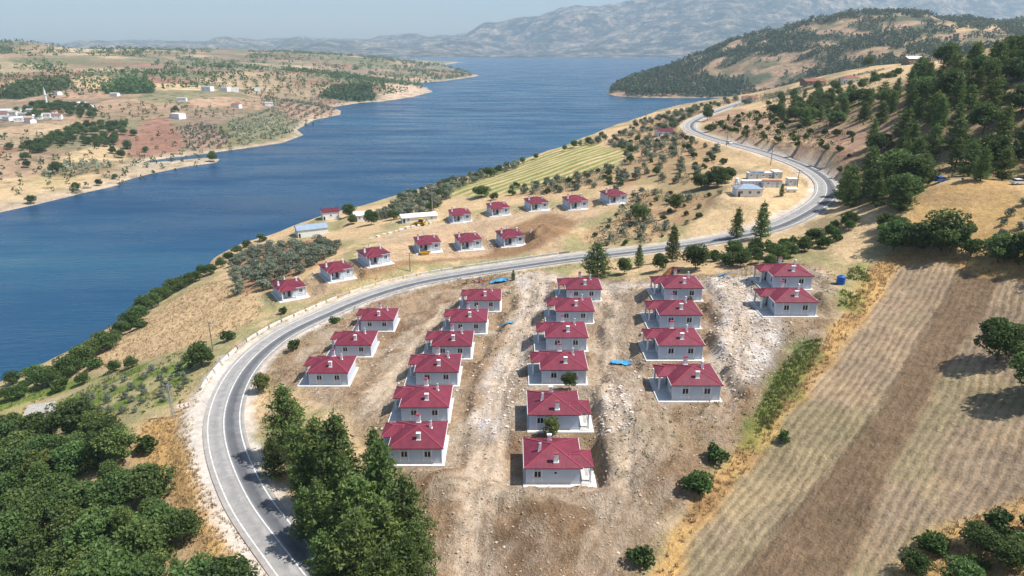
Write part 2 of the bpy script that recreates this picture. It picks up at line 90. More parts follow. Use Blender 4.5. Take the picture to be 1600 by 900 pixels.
TREES = [["pine",-44.6,118.9,15.225000000000001,1.08,"tall dark pine at the upper end of the roadside pine stand"],["pine",-45.5,111.6,9.450000000000001,1.08,"small pine leaning towards the road, outermost of the stand beside the asphalt"],["pine",-36.5,102.3,12.600000000000001,1.08,"bushy pine in the roadside stand closest to the white edge line"],["pine",-30.5,101.5,16.275000000000002,1.08,"tallest spire-topped pine in the middle of the roadside stand"],["pine",-21.2,93.9,15.225000000000001,1.08,"broad pine beside the corner of the lowest red-roofed house"],["pine",-16.5,85.9,14.700000000000001,1.08,"pine at the bare-earth edge of the stand by the bottom of the photo"],["pine",-23.1,87.8,15.225000000000001,1.08,"full pine in the heart of the roadside stand"],["pine",-30.0,89.8,13.65,1.08,"pine over the dark tree shadows on the asphalt"],["pine",-22.3,78.2,15.225000000000001,1.08,"pine low in the stand near the bottom edge of the photo"],["pine",-14.4,75.0,13.65,1.08,"pine crown cut by the bottom edge beside bare earth"],["pine",-17.4,71.8,14.700000000000001,1.08,"pine crown cut by the bottom edge below the stand"],["pine",-26.9,79.8,11.55,1.08,"low pine at the bottom edge next to the road"],["pine",-40.1,110.3,11.55,1.0,"pine filling a gap inside the dense roadside stand"],["pine",-36.2,109.8,11.55,1.0,"pine filling a gap inside the dense roadside stand"],["pine",-27.3,94.3,14.700000000000001,1.0,"pine filling a gap inside the dense roadside stand"],["pine",-18.3,82.1,13.65,1.0,"pine filling a gap inside the dense roadside stand"],["pine",-23.5,100.6,12.600000000000001,1.0,"pine filling a gap inside the dense roadside stand"],["pine",-33.9,92.7,10.5,1.0,"pine filling a gap inside the dense roadside stand"],["pine",-13.5,79.2,11.55,1.0,"pine filling a gap inside the dense roadside stand"],["oak",-60.9,149.3,5.5,1,"light green round tree on the inside of the road bend above the pines"],["bush",-60.4,172.8,3.2,1,"dark round bush between the road and the first house column"],["bush",-53.8,190.9,3,1,"pale green bush by the inner road edge near the third left house"],["oak",-85.7,170.6,7.5,1.1,"large dark round oak outside the bend beside the low wall"],["bush",-84.8,187.2,3.5,1,"small dark bush by the outer parapet beyond the large oak"],["bush",-73.2,203.4,2.6,1,"small green bush at the roadside below the lowest lakeside house"],["oak",88.6,113.3,8.5,1.15,"lone dark broad tree standing in the stubble field"],["oak",86.0,99.2,8.5,1.1,"dark tree at the right edge of the field cut by the frame"],["bush",29.4,92.6,4.2,1.1,"dark green round bush at the foot of the spoil slope"],["bush",34.6,99.5,3.6,1,"dark narrow bush on the slope above the round bush"],["bush",18.8,79.7,3.4,1,"dense green bush at the bottom edge by the field margin"],["bush",46.9,102.2,2.2,1,"low green shrub at the edge of the stubble field"],["oak",7.2,110.6,4.6,0.95,"yellow-green tree growing in front of a red-roofed house in the middle column"],["oak",11.7,125.3,3.8,0.9,"dark green little tree against the grey wall of a middle-column house"],["bush",43.8,157.2,2.2,0.8,"thin shrub against the wall of the uppermost house in the fourth column"],["pine",0.4,212.1,3.8,0.8,"dark little conifer at the upper mouth of the gravel lane"],["pine",25.9,197.1,11,1.25,"broad dark pine between the road and the uppermost middle house"],["pine",39.0,200.3,7.5,0.9,"slim dark pine beside the road left of the tall pine"],["oak",33.7,195.0,5.5,0.9,"round green tree between the two dark roadside pines"],["pine",49.5,202.0,11.5,0.9,"tall dark pine rising above the road in the middle of the row"],["oak",43.2,190.4,5.5,0.9,"green tree in front of the tall roadside pine"],["oak",52.3,185.5,8,1.05,"round grey-green tree at the right end of the roadside row"],["pine",74.7,220.3,10.5,0.95,"pine on the near side of the upper road, first of the pair"],["pine",80.9,215.1,12.5,0.95,"taller pine of the pair beside the upper road"],["oak",146.7,525.8,11,0.9,"lone round tree inside the far road bend"],["bush",129.3,453.6,5,1.2,"bushes below the lone tree at the far bend"],["oak",-16.3,358.4,6.5,1.5,"large dark bushy tree above the second house of the back row"],["bush",-9.2,343.9,4,1,"bright green bush beside the large dark bushy tree"],["oak",-91.6,374.8,8,1,"green tree behind the white house at the water"],["oak",-69.8,329.4,8,1,"dark spreading tree in front of the white house at the water"],["oak",-82.9,347.4,5.5,1,"dark low tree at the corner of the white house"],["oak",49.3,259.1,7.5,1,"round dark tree on the slope below the back row of houses"],["oak",63.9,261.9,7.5,0.8,"tall oval tree on the tan slope above the roadside trees"],["oak",85.6,283.1,9,1.25,"large dark tree left of the container yard"],["oak",79.1,283.4,7,1.2,"dark green tree left of the container yard, the lower one"],["oak",91.8,289.0,7,1.0,"dark tree touching the container yard"],["pine",101.4,253.9,5,0.7,"thin green tree in front of the container row"],["oak",340.7,686.9,11,1.1,"big dark tree by the ridge-top pavilion"],["oak",2438.2,4678.9,9,0.9,"dark tree next to the white-roofed pavilion"],["oak",108.6,166.1,11,1.2,"large dark crown in the tree line above the field"],["oak",100.1,172.5,9,1.1,"dark tree at the left end of the tree line above the field"],["oak",103.9,168.9,8,1.1,"green tree in the tree line beside the large dark crown"],["pine",112.0,193.6,11,1.2,"big dark pine on the slope above the grassy path"],["pine",119.0,225.6,10,1.2,"bushy pine just outside the hairpin bend"],["pine",123.1,224.0,10,1.1,"pine behind the bushy one outside the hairpin bend"],["bush",-79.3,128.1,3.8,1.1,"dark bush standing alone on the straw beside the wood"],["oak",-147.9,194.7,7,1.1,"broad dark tree in the belt along the near lake shore"],["oak",-143.9,198.5,8,1.1,"broad dark tree in the belt along the near lake shore"],["oak",-142.5,205.3,8,1.1,"broad dark tree in the belt along the near lake shore"],["oak",-144.2,219.5,7,1.1,"broad dark tree in the belt along the near lake shore"],["oak",-141.1,222.4,5,1.1,"broad dark tree in the belt along the near lake shore"],["oak",-144.4,239.1,7,1.1,"broad dark tree in the belt along the near lake shore"],["oak",-148.1,256.9,8,1.1,"broad dark tree in the belt along the near lake shore"],["oak",-149.6,270.5,7,1.1,"broad dark tree in the belt along the near lake shore"],["oak",-146.7,277.6,7,1.1,"broad dark tree in the belt along the near lake shore"],["oak",-143.0,285.2,6,1.1,"broad dark tree in the belt along the near lake shore"],["oak",-139.8,293.5,6,1.1,"broad dark tree in the belt along the near lake shore"],["oak",-131.4,187.5,4,1.1,"broad dark tree in the belt along the near lake shore"],["oak",-122.8,190.6,4,1.1,"broad dark tree in the belt along the near lake shore"],["oak",-116.2,188.3,4,1.1,"broad dark tree in the belt along the near lake shore"],["oak",-156.6,187.6,5,1.1,"broad dark tree in the belt along the near lake shore"],["oak",-154.6,193.6,4,1.1,"broad dark tree in the belt along the near lake shore"],["oak",-166.2,203.6,5,1.25,"broad dark tree in the belt along the near lake shore"],["oak",-156.7,201.3,6,1.25,"broad dark tree in the belt along the near lake shore"],["oak",-144.5,194.6,5,1.25,"broad dark tree in the belt along the near lake shore"],["oak",-142.7,201.3,6,1.25,"broad dark tree in the belt along the near lake shore"],["oak",-143.2,211.9,7,1.25,"broad dark tree in the belt along the near lake shore"],["oak",-139.0,215.6,6,1.25,"broad dark tree in the belt along the near lake shore"],["oak",-142.9,230.6,6,1.25,"broad dark tree in the belt along the near lake shore"],["oak",-145.0,245.4,7,1.25,"broad dark tree in the belt along the near lake shore"],["oak",-148.7,263.2,7,1.25,"broad dark tree in the belt along the near lake shore"],["oak",-148.0,273.2,6,1.25,"broad dark tree in the belt along the near lake shore"],["oak",-144.7,280.7,6,1.25,"broad dark tree in the belt along the near lake shore"],["oak",-140.9,287.7,5,1.25,"broad dark tree in the belt along the near lake shore"],["oak",-136.4,294.0,5,1.25,"broad dark tree in the belt along the near lake shore"],["oak",-135.8,303.5,5,1.25,"broad dark tree in the belt along the near lake shore"],["oak",-140.3,323.7,5,1.25,"broad dark tree in the belt along the near lake shore"],["oak",-140.2,335.1,5,1.25,"broad dark tree in the belt along the near lake shore"],["bush",-141.8,351.1,4,1.25,"broad dark tree in the belt along the near lake shore"],["bush",-135.6,358.2,4,1.25,"broad dark tree in the belt along the near lake shore"],["bush",-138.8,187.5,4,1.25,"broad dark tree in the belt along the near lake shore"],["bush",-135.1,200.3,4,1.25,"broad dark tree in the belt along the near lake shore"],["oak",-153.4,188.9,5,1.25,"broad dark tree in the belt along the near lake shore"],["bush",-136.8,232.3,4,1.25,"broad dark tree in the belt along the near lake shore"]]
LEFT_SINGLE = [[-300.3,689.4,11],[-405.7,729.1,10],[-406.8,702.5,8],[-386.2,726.9,7],[-430.5,607.6,7],[-397.8,592.9,9],[-348.4,541.4,7],[-341.4,560.6,6],[-342.3,586.5,5],[-461.9,677.6,12],[-447.1,631.0,8],[-353.4,494.7,7],[-428.7,788.5,8],[-400.4,601.4,10],[-459.9,961.6,9],[-392.2,690.3,9]]
AT = {"car":[117.01,386.65,58.06],"loader":[-42.18,304.17,32.7],"yellow":[-32.94,247.79,35.58],"tank":[80.24,157.62,55.15],"chevron":[-76.96,141.65,29.52],"shed":[-131.02,167.6,12.75],"barn":[-103.26,341.06,18.57],"redhouse":[-102.74,377.02,18.27],"whitehouse":[-79.48,356.81,22.48],"longshed":[-44.7,320.83,30.68],"prefab":[89.79,257.92,56.27],"cont_a":[95.02,268.94,57.31],"cont_b":[105.92,291.65,56.46],"cont_c":[113.0,291.69,57.0],"cont_d":[101.87,266.25,57.84],"cont_e":[111.7,271.45,57.6],"tower":[86.84,262.46,55.82],"bluehouse":[103.22,472.63,52.53],"white_tank":[106.89,258.85,57.31],"blue_truck":[129.14,204.54,71.48],"white_truck":[143.03,191.4,73.23],"pole_a":[-78.51,139.25,28.86],"pole_b":[-87.09,181.45,26.33],"pole_c":[-38.96,327.78,31.22],"pole_d":[99.7,521.29,49.91],"pole_e":[119.55,316.59,58.12],"pole_f":[110.43,262.34,57.6],"pole_g":[-36.53,233.05,33.78],"pole_h":[0.64,217.63,37.46],"pole_i":[118.0,380.38,58.2],"tarp_a":[-4.22,212.72,36.88],"tarp_b":[-1.19,167.48,39.85],"tarp_c":[23.75,135.17,45.07],"tarp_d":[56.48,173.12,51.76],"rust":[46.01,185.71,48.49],"debris_a":[-11.87,217.71,35.16],"pole_j":[326.03,673.28,88.45],"pavilion":[361.97,650.17,94.71],"redridge":[270.89,573.0,81.84],"brownroof":[277.74,657.08,76.58],"blocks":[-56.78,293.5,31.32],"redfar":[229.22,683.49,59.78]}
VILLAGE = [[-612.68,843.29,27.91],[-596.96,831.37,26.85],[-618.63,871.43,29.05],[-580.45,823.62,26.15],[-601.32,864.3,28.18],[-576.88,835.32,26.45],[-600.65,880.29,29.01],[-573.44,847.69,26.73],[-562.84,817.25,25.34],[-592.59,887.73,29.11],[-569.74,858.99,27.15],[-582.42,889.51,28.95],[-633.35,881.38,29.69],[-626.63,896.44,29.91],[-601.27,987.98,31.33],[-553.97,853.51,26.16],[-574.68,954.25,29.81],[-493.86,1057.97,32.26],[-497.37,1160.8,40.91],[-482.34,1193.58,38.96],[-434.41,910.63,21.36],[-411.84,1053.46,23.33],[-695.68,1084.29,39.81],[-384.17,1113.01,21.38],[-608.97,1086.25,37.79],[-493.82,1368.62,28.54],[-509.22,1297.35,31.66]]
MINARET = [-621.11,941.73,30.86]
PADS = [[89.79,257.92,56.27,8],[95.02,268.94,57.31,7],[105.92,291.65,56.46,7],[113.0,291.69,57.0,5],[101.87,266.25,57.84,6],[111.7,271.45,57.6,5],[-103.26,341.06,18.57,10],[-102.74,377.02,18.27,7],[-79.48,356.81,22.48,7],[-44.7,320.83,30.68,9],[-131.02,167.6,12.75,4],[-42.18,304.17,32.7,4],[103.22,472.63,52.53,6],[106.89,258.85,57.31,4]]
HEAPS = [[12.4,256.0,9,4.5],[-11.1,100.1,6,1.2],[24.0,112.5,6,1.8],[23.0,99.8,8,1.5],[10.0,88.2,14,2.2],[2.1,92.9,8,1.5],[-10.6,94.3,5,1.0],[0.0,134.9,4,1],[19.9,117.3,4,1.2],[39.1,111.2,6,1.4],[9.4,212.5,5,0.8],[26.3,125.5,5,1.2],[-5.6,133.6,3,0.8],[74.7,152.9,5,0.8],[46.5,188.6,4,1.2]]
YARD_POLY = np.array(YARD_POLY, float)
# ---------------------------------------------------------------- terrain functions (metres, lake level = 0)
def _hash(ix, iy, seed):
    h = (ix.astype(np.int64) * 374761393 + iy.astype(np.int64) * 668265263 + seed * 1442695041) & 0xFFFFFFFF
    h = ((h ^ (h >> 13)) * 1274126177) & 0xFFFFFFFF
    h = h ^ (h >> 16)
    return (h & 0xFFFF) / 65535.0

def vnoise(x, y, scale, seed=0):
    x = x / scale; y = y / scale
    ix = np.floor(x); iy = np.floor(y)
    fx = x - ix; fy = y - iy
    fx = fx * fx * (3 - 2 * fx); fy = fy * fy * (3 - 2 * fy)
    a = _hash(ix, iy, seed); b = _hash(ix + 1, iy, seed)
    c = _hash(ix, iy + 1, seed); d = _hash(ix + 1, iy + 1, seed)
    return (a * (1 - fx) + b * fx) * (1 - fy) + (c * (1 - fx) + d * fx) * fy

def fbm(x, y, scale, octaves=4, seed=0):
    t = np.zeros_like(x); amp = 1.0; tot = 0.0
    for o in range(octaves):
        t += amp * vnoise(x + 17.3 * o, y - 9.1 * o, scale, seed + o * 7)
        tot += amp; amp *= 0.5; scale *= 0.5
    return t / tot

def smooth(e0, e1, v):
    t = np.clip((v - e0) / (e1 - e0), 0, 1)
    return t * t * (3 - 2 * t)

def tps_fit(P, lam):
    P = np.array(P, float); xy = P[:, :2] / 100.0; z = P[:, 2]; n = len(P)
    d2 = ((xy[:, None] - xy[None]) ** 2).sum(-1)
    K = np.where(d2 > 0, 0.5 * d2 * np.log(d2 + 1e-12), 0)
    A = np.zeros((n + 3, n + 3)); A[:n, :n] = K + lam * np.eye(n)
    A[:n, n] = 1; A[:n, n + 1:] = xy; A[n, :n] = 1; A[n + 1:, :n] = xy.T
    w = np.linalg.solve(A, np.concatenate([z, np.zeros(3)]))
    return xy, w

def tps_eval(T, x, y):
    xy, w = T; n = len(xy)
    x = np.asarray(x, float); y = np.asarray(y, float); sh = x.shape
    X = x.ravel() / 100; Y = y.ravel() / 100
    out = np.empty(X.shape)
    for i in range(0, len(X), 20000):
        s = slice(i, i + 20000)
        d2 = (X[s, None] - xy[None, :, 0]) ** 2 + (Y[s, None] - xy[None, :, 1]) ** 2
        out[s] = (0.5 * d2 * np.log(d2 + 1e-12)) @ w[:n] + w[n] + w[n + 1] * X[s] + w[n + 2] * Y[s]
    return out.reshape(sh)

def seg_dist(poly, x, y, closed=True, extra=None):
    """distance to a polyline; with extra (values per vertex) also the interpolated values at the nearest point"""
    poly = np.asarray(poly, float)
    a = poly if closed else poly[:-1]
    b = np.roll(poly, -1, 0) if closed else poly[1:]
    X = np.asarray(x, float).ravel(); Y = np.asarray(y, float).ravel()
    best = np.full(X.shape, 1e18); val = np.zeros(X.shape) if extra is not None else None
    sgn = np.zeros(X.shape)
    for i in range(len(a)):
        ax, ay = a[i, :2]; dx, dy = b[i, 0] - ax, b[i, 1] - ay
        L = dx * dx + dy * dy + 1e-12
        t = np.clip(((X - ax) * dx + (Y - ay) * dy) / L, 0, 1)
        d = (X - ax - t * dx) ** 2 + (Y - ay - t * dy) ** 2
        m = d < best
        best = np.where(m, d, best)
        sgn = np.where(m, np.sign(dx * (Y - ay) - dy * (X - ax)), sgn)
        if extra is not None:
            e0 = extra[i]; e1 = extra[(i + 1) % len(extra)]
            val = np.where(m, e0 + (e1 - e0) * t, val)
    sh = np.shape(x)
    if extra is not None:
        return np.sqrt(best).reshape(sh), val.reshape(sh), sgn.reshape(sh)
    return np.sqrt(best).reshape(sh)

def inside(poly, x, y):
    poly = np.asarray(poly, float)
    X = np.asarray(x, float).ravel(); Y = np.asarray(y, float).ravel()
    r = np.zeros(X.shape, bool); n = len(poly)
    for i in range(n):
        x0, y0 = poly[i, :2]; x1, y1 = poly[(i + 1) % n, :2]
        if y0 == y1: continue
        r ^= ((y0 > Y) != (y1 > Y)) & (X < (x1 - x0) * (Y - y0) / (y1 - y0) + x0)
    return r.reshape(np.shape(x))

def sdist(poly, x, y):
    d = seg_dist(poly, x, y)
    return np.where(inside(poly, x, y), d, -d)

def pmask(poly, x, y, soft=3.0, wob=0.0, wscale=8.0, seed=3):
    """soft 0..1 mask of a polygon with a wobbling edge; only evaluated near its box"""
    poly = np.asarray(poly, float)
    out = np.zeros(np.shape(x)); pad = soft + wob + 1
    m = (x > poly[:, 0].min() - pad) & (x < poly[:, 0].max() + pad) & (y > poly[:, 1].min() - pad) & (y < poly[:, 1].max() + pad)
    if not m.any(): return out
    xx, yy = x[m], y[m]
    d = sdist(poly, xx, yy)
    if wob: d = d + (fbm(xx, yy, wscale, 3, seed) - 0.5) * 2 * wob
    out[m] = smooth(-soft, soft, d)
    return out

def catmull(P, step):
    P = np.array(P, float)
    Q = np.vstack([2 * P[0] - P[1], P, 2 * P[-1] - P[-2]]); out = []
    for i in range(1, len(Q) - 2):
        p0, p1, p2, p3 = Q[i - 1], Q[i], Q[i + 1], Q[i + 2]
        n = max(2, int(np.linalg.norm((p2 - p1)[:2]) / step))
        for k in range(n):
            t = k / n
            out.append(0.5 * ((2 * p1) + (-p0 + p2) * t + (2 * p0 - 5 * p1 + 4 * p2 - p3) * t * t + (-p0 + 3 * p1 - 3 * p2 + p3) * t ** 3))
    out.append(P[-1])
    out = np.array(out)
    for _ in range(6):                      # relax the picked points into an even curve
        out[1:-1] = 0.25 * out[:-2] + 0.5 * out[1:-1] + 0.25 * out[2:]
    return out

T_NEAR = tps_fit(CTRL_NEAR, 0.004)
T_LEFT = tps_fit(CTRL_LEFT, 0.05)
T_HEAD = tps_fit(CTRL_HEAD, 0.05)
ROAD = catmull(ROAD_PTS, 4.0)
ROAD_S = ROAD[::2]

def near_base(x, y):
    z = np.clip(tps_eval(T_NEAR, x, y), -6, 135)
    sd = sdist(NEAR_POLY, x, y)
    z = np.where(sd < 0, np.minimum(z, 60) + 0.32 * sd, z)
    return z

ROAD_W = 5.2
def ground_near(x, y, pads=True):
    z = near_base(x, y)
    z = z + (fbm(x, y, 22, 3, 5) - 0.5) * 1.6
    # earthworks of the building site: heaps, ruts and clods
    m = pmask(YARD_POLY, x, y, 6.0, 3.0)
    h = fbm(x, y, 9, 4, 11); r = 1 - np.abs(2 * fbm(x, y, 5.0, 3, 23) - 1)
    z = z + m * ((h - 0.5) * 2.2 + (r - 0.6) * 1.2)
    for (hx, hy, hr, hh) in HEAPS:
        d2 = ((x - hx) ** 2 + (y - hy) ** 2) / (hr * hr)
        z = z + hh * np.exp(-d2) * (0.6 + 0.8 * fbm(x, y, 3.0, 3, 41))
    # road bed
    clear = np.ones(x.shape)
    near = (x > ROAD[:, 0].min() - 20) & (x < ROAD[:, 0].max() + 20) & (y < ROAD[:, 1].max() + 20)
    if near.any():
        d, rz, sg = seg_dist(ROAD_S, x[near], y[near], False, ROAD_S[:, 2])
        clear[near] = smooth(ROAD_W + 0.6, ROAD_W + 2.0, d)
        w = 1 - smooth(ROAD_W + 1.2, ROAD_W + 7.0, d)
        # rock cut on the uphill side of the upper road
        cut = (sg < 0) * smooth(255, 285, y[near]) * (1 - smooth(400, 440, y[near])) * smooth(60, 90, x[near])
        w = w * (1 - cut) + cut * (1 - smooth(5.4, 8.0, d))
        z[near] = z[near] * (1 - w) + (rz - 0.22) * w + 1.7 * cut * smooth(5.6, 8.0, d) * (1 - smooth(9, 24, d))
    if pads:
        for (hx, hy, hz, rot, fl) in HOUSES:
            d = np.hypot(x - hx, y - hy)
            mm = d < 16
            if mm.any():
                ca, sa = math.cos(rot), math.sin(rot)
                lx = np.abs((x[mm] - hx) * ca + (y[mm] - hy) * sa); ly = np.abs(-(x[mm] - hx) * sa + (y[mm] - hy) * ca)
                q = np.maximum(lx - 7.4, ly - 5.8)
                w = (1 - smooth(-0.2, 2.6, q)) * clear[mm]
                z[mm] = z[mm] * (1 - w) + (hz - 0.12) * w
        for (hx, hy, hz, hr) in PADS:
            d = np.hypot(x - hx, y - hy)
            w = (1 - smooth(hr, hr * 1.7 + 2, d)) * clear
            z = z * (1 - w) + (hz - 0.06) * w
    return z

def left_h(x, y):
    sd = sdist(LEFT_POLY, x, y)
    z = tps_eval(T_LEFT, x, y)
    far = smooth(700, 2500, y)
    z = z + (fbm(x, y, 160, 4, 51) - 0.45) * (6 + 9 * far) * smooth(10, 160, sd)
    for hx, hy, hr, hh in ((-1560, 2350, 260, 6), (-1590, 2330, 120, 20), (-1330, 2450, 110, 6), (-1150, 2600, 220, 12), (-1950, 2300, 260, 10), (-900, 2900, 260, 16), (-560, 3000, 200, 20), (-1350, 3300, 300, 14), (-200, 3300, 220, 18)):
        z = z + hh * np.exp(-((x - hx) ** 2 + (y - hy) ** 2) / (hr * hr)) * (0.75 + 0.5 * fbm(x, y, 120, 3, 57))
    ramp = 0.4 + 0.30 * np.maximum(sd, 0)
    z = np.minimum(np.maximum(z, 1.0), ramp)
    return np.where(sd < 0, np.maximum(-5, 0.4 + 0.25 * sd), z)

def head_h(x, y):
    sd = sdist(HEAD_POLY, x, y)
    z = tps_eval(T_HEAD, x, y)
    z = z + (fbm(x, y, 140, 4, 61) - 0.5) * 22 * smooth(20, 200, sd)
    gl = 1 - np.abs(2 * fbm(x, y, 110, 3, 63) - 1)
    z = z + 5 - gl * 12 * smooth(30, 120, sd)
    ramp = 0.4 + 0.5 * np.maximum(sd, 0)
    z = np.minimum(np.maximum(z, 1.0), ramp)
    return np.where(sd < 0, np.maximum(-6, 0.4 + 0.3 * sd), z)

def arr(*v):
    return [np.atleast_1d(np.asarray(a, float)) for a in v]

def gz(x, y):
    """ground height at one point of the near bank"""
    a, b = arr(x, y)
    return float(ground_near(a, b)[0])
# ---------------------------------------------------------------- materials
def lin(h):
    h = h.lstrip('#')
    out = []
    for i in (0, 2, 4):
        c = int(h[i:i + 2], 16) / 255.0
        out.append(c / 12.92 if c <= 0.04045 else ((c + 0.055) / 1.055) ** 2.4)
    return tuple(out)

ALB = 0.88
def alb(h, k=ALB):
    return tuple(c * k for c in lin(h))

def new_mat(name):
    m = bpy.data.materials.new(name); m.use_nodes = True
    nt = m.node_tree
    for n in list(nt.nodes): nt.nodes.remove(n)
    out = nt.nodes.new('ShaderNodeOutputMaterial')
    p = nt.nodes.new('ShaderNodeBsdfPrincipled')
    nt.links.new(p.outputs[0], out.inputs['Surface'])
    return m, nt, p, out

def N(nt, t, **kw):
    n = nt.nodes.new(t)
    for k, v in kw.items():
        if k in n.inputs: n.inputs[k].default_value = v
        else: setattr(n, k, v)
    return n

def noise(nt, scale, detail=4.0, rough=0.55, vec=None):
    n = N(nt, 'ShaderNodeTexNoise'); n.inputs['Scale'].default_value = scale
    n.inputs['Detail'].default_value = detail; n.inputs['Roughness'].default_value = rough
    if vec is not None: nt.links.new(vec, n.inputs['Vector'])
    return n

def ramp(nt, fac, stops):
    r = nt.nodes.new('ShaderNodeValToRGB'); e = r.color_ramp.elements
    while len(e) < len(stops): e.new(0.5)
    for el, (p, c) in zip(e, stops):
        el.position = p; el.color = (c[0], c[1], c[2], 1) if hasattr(c, '__len__') else (c, c, c, 1)
    nt.links.new(fac, r.inputs[0])
    return r

def mixc(nt, fac, a, b, mode='MIX'):
    m = nt.nodes.new('ShaderNodeMix'); m.data_type = 'RGBA'; m.blend_type = mode
    for sock, v in ((0, fac), (6, a), (7, b)):
        if hasattr(v, 'is_output'): nt.links.new(v, m.inputs[sock])
        elif sock == 0: m.inputs[0].default_value = v
        else: m.inputs[sock].default_value = (v[0], v[1], v[2], 1)
    return m.outputs[2]

def math_n(nt, op, a, b=None):
    m = nt.nodes.new('ShaderNodeMath'); m.operation = op
    for i, v in ((0, a), (1, b)):
        if v is None: continue
        if hasattr(v, 'is_output'): nt.links.new(v, m.inputs[i])
        else: m.inputs[i].default_value = v
    return m.outputs[0]

def bump(nt, p, h, strength, dist):
    b = nt.nodes.new('ShaderNodeBump'); b.inputs['Strength'].default_value = strength; b.inputs['Distance'].default_value = dist
    nt.links.new(h, b.inputs['Height']); nt.links.new(b.outputs[0], p.inputs['Normal'])

def plain(name, col, rough=0.8, var=0.12, scale=1.5, metal=0.0, spec=0.3, bmp=0.0, bscale=8.0):
    """painted or mineral surface: base colour with blotchy wear and fine relief"""
    m, nt, p, out = new_mat(name)
    tc = N(nt, 'ShaderNodeTexCoord')
    n1 = noise(nt, scale, 5.0, 0.6, tc.outputs['Object'])
    r = ramp(nt, n1.outputs[0], [(0.3, 1 - var), (0.7, 1 + var)])
    c = mixc(nt, 1.0, col, r.outputs[0], 'MULTIPLY')
    nt.links.new(c, p.inputs['Base Color'])
    p.inputs['Roughness'].default_value = rough; p.inputs['Metallic'].default_value = metal
    p.inputs['Specular IOR Level'].default_value = spec
    if bmp:
        n2 = noise(nt, bscale, 3.0, 0.6, tc.outputs['Object'])
        bump(nt, p, n2.outputs[0], 1.0, bmp)
    return m

def mat_ground():
    m, nt, p, out = new_mat('ground')
    at = N(nt, 'ShaderNodeAttribute', attribute_name='cover')
    fu = N(nt, 'ShaderNodeAttribute', attribute_name='furrow')
    dt = N(nt, 'ShaderNodeAttribute', attribute_name='detail')
    geo = N(nt, 'ShaderNodeNewGeometry')
    P = geo.outputs['Position']
    n1 = noise(nt, 0.55, 6.0, 0.68, P)
    n2 = noise(nt, 2.6, 5.0, 0.7, P)
    n3 = noise(nt, 0.09, 4.0, 0.6, P)
    r1 = ramp(nt, n1.outputs[0], [(0.28, 0.72), (0.5, 1.03), (0.72, 1.32)])
    r2 = ramp(nt, n2.outputs[0], [(0.3, 0.75), (0.5, 1.03), (0.7, 1.28)])
    r3 = ramp(nt, n3.outputs[0], [(0.3, 0.86), (0.7, 1.14)])
    c = mixc(nt, 0.85, at.outputs['Color'], r1.outputs[0], 'MULTIPLY')
    c = mixc(nt, 0.8, c, r2.outputs[0], 'MULTIPLY')
    c = mixc(nt, 1.0, c, r3.outputs[0], 'MULTIPLY')
    # furrows and stubble rows: furrow.x = row coordinate in metres, furrow.y = strength
    sep = N(nt, 'ShaderNodeSeparateColor'); nt.links.new(fu.outputs['Color'], sep.inputs[0])
    wob = math_n(nt, 'MULTIPLY', n3.outputs[0], 2.2)
    ph = math_n(nt, 'ADD', sep.outputs[0], wob)
    s = math_n(nt, 'SINE', math_n(nt, 'MULTIPLY', ph, 2 * math.pi / 1.35))
    s2 = math_n(nt, 'SINE', math_n(nt, 'MULTIPLY', ph, 2 * math.pi / 7.3))
    sm = math_n(nt, 'ADD', math_n(nt, 'MULTIPLY', s, 0.8), math_n(nt, 'MULTIPLY', s2, 0.15))
    sm = math_n(nt, 'ADD', sm, math_n(nt, 'MULTIPLY', math_n(nt, 'SUBTRACT', n1.outputs[0], 0.5), 2.0))
    rr = ramp(nt, math_n(nt, 'MULTIPLY_ADD', sm, 0.5), [(0.08, (0.80, 0.79, 0.78)), (0.34, (0.97, 0.97, 0.97)), (0.8, (1.06, 1.05, 1.04))])
    rr.inputs[0].links[0].from_node.inputs[2].default_value = 0.5
    c = mixc(nt, sep.outputs[1], c, mixc(nt, 1.0, c, rr.outputs[0], 'MULTIPLY'))
    nt.links.new(c, p.inputs['Base Color'])
    p.inputs['Roughness'].default_value = 0.95
    p.inputs['Specular IOR Level'].default_value = 0.1
    hsum = math_n(nt, 'ADD', math_n(nt, 'MULTIPLY', n1.outputs[0], 1.3), math_n(nt, 'MULTIPLY', n2.outputs[0], 0.5))
    hsum = math_n(nt, 'ADD', hsum, math_n(nt, 'MULTIPLY', math_n(nt, 'MULTIPLY', s, sep.outputs[1]), 0.12))
    hh = math_n(nt, 'MULTIPLY', hsum, dt.outputs['Fac'])
    bump(nt, p, hh, 1.0, 1.4)
    return m

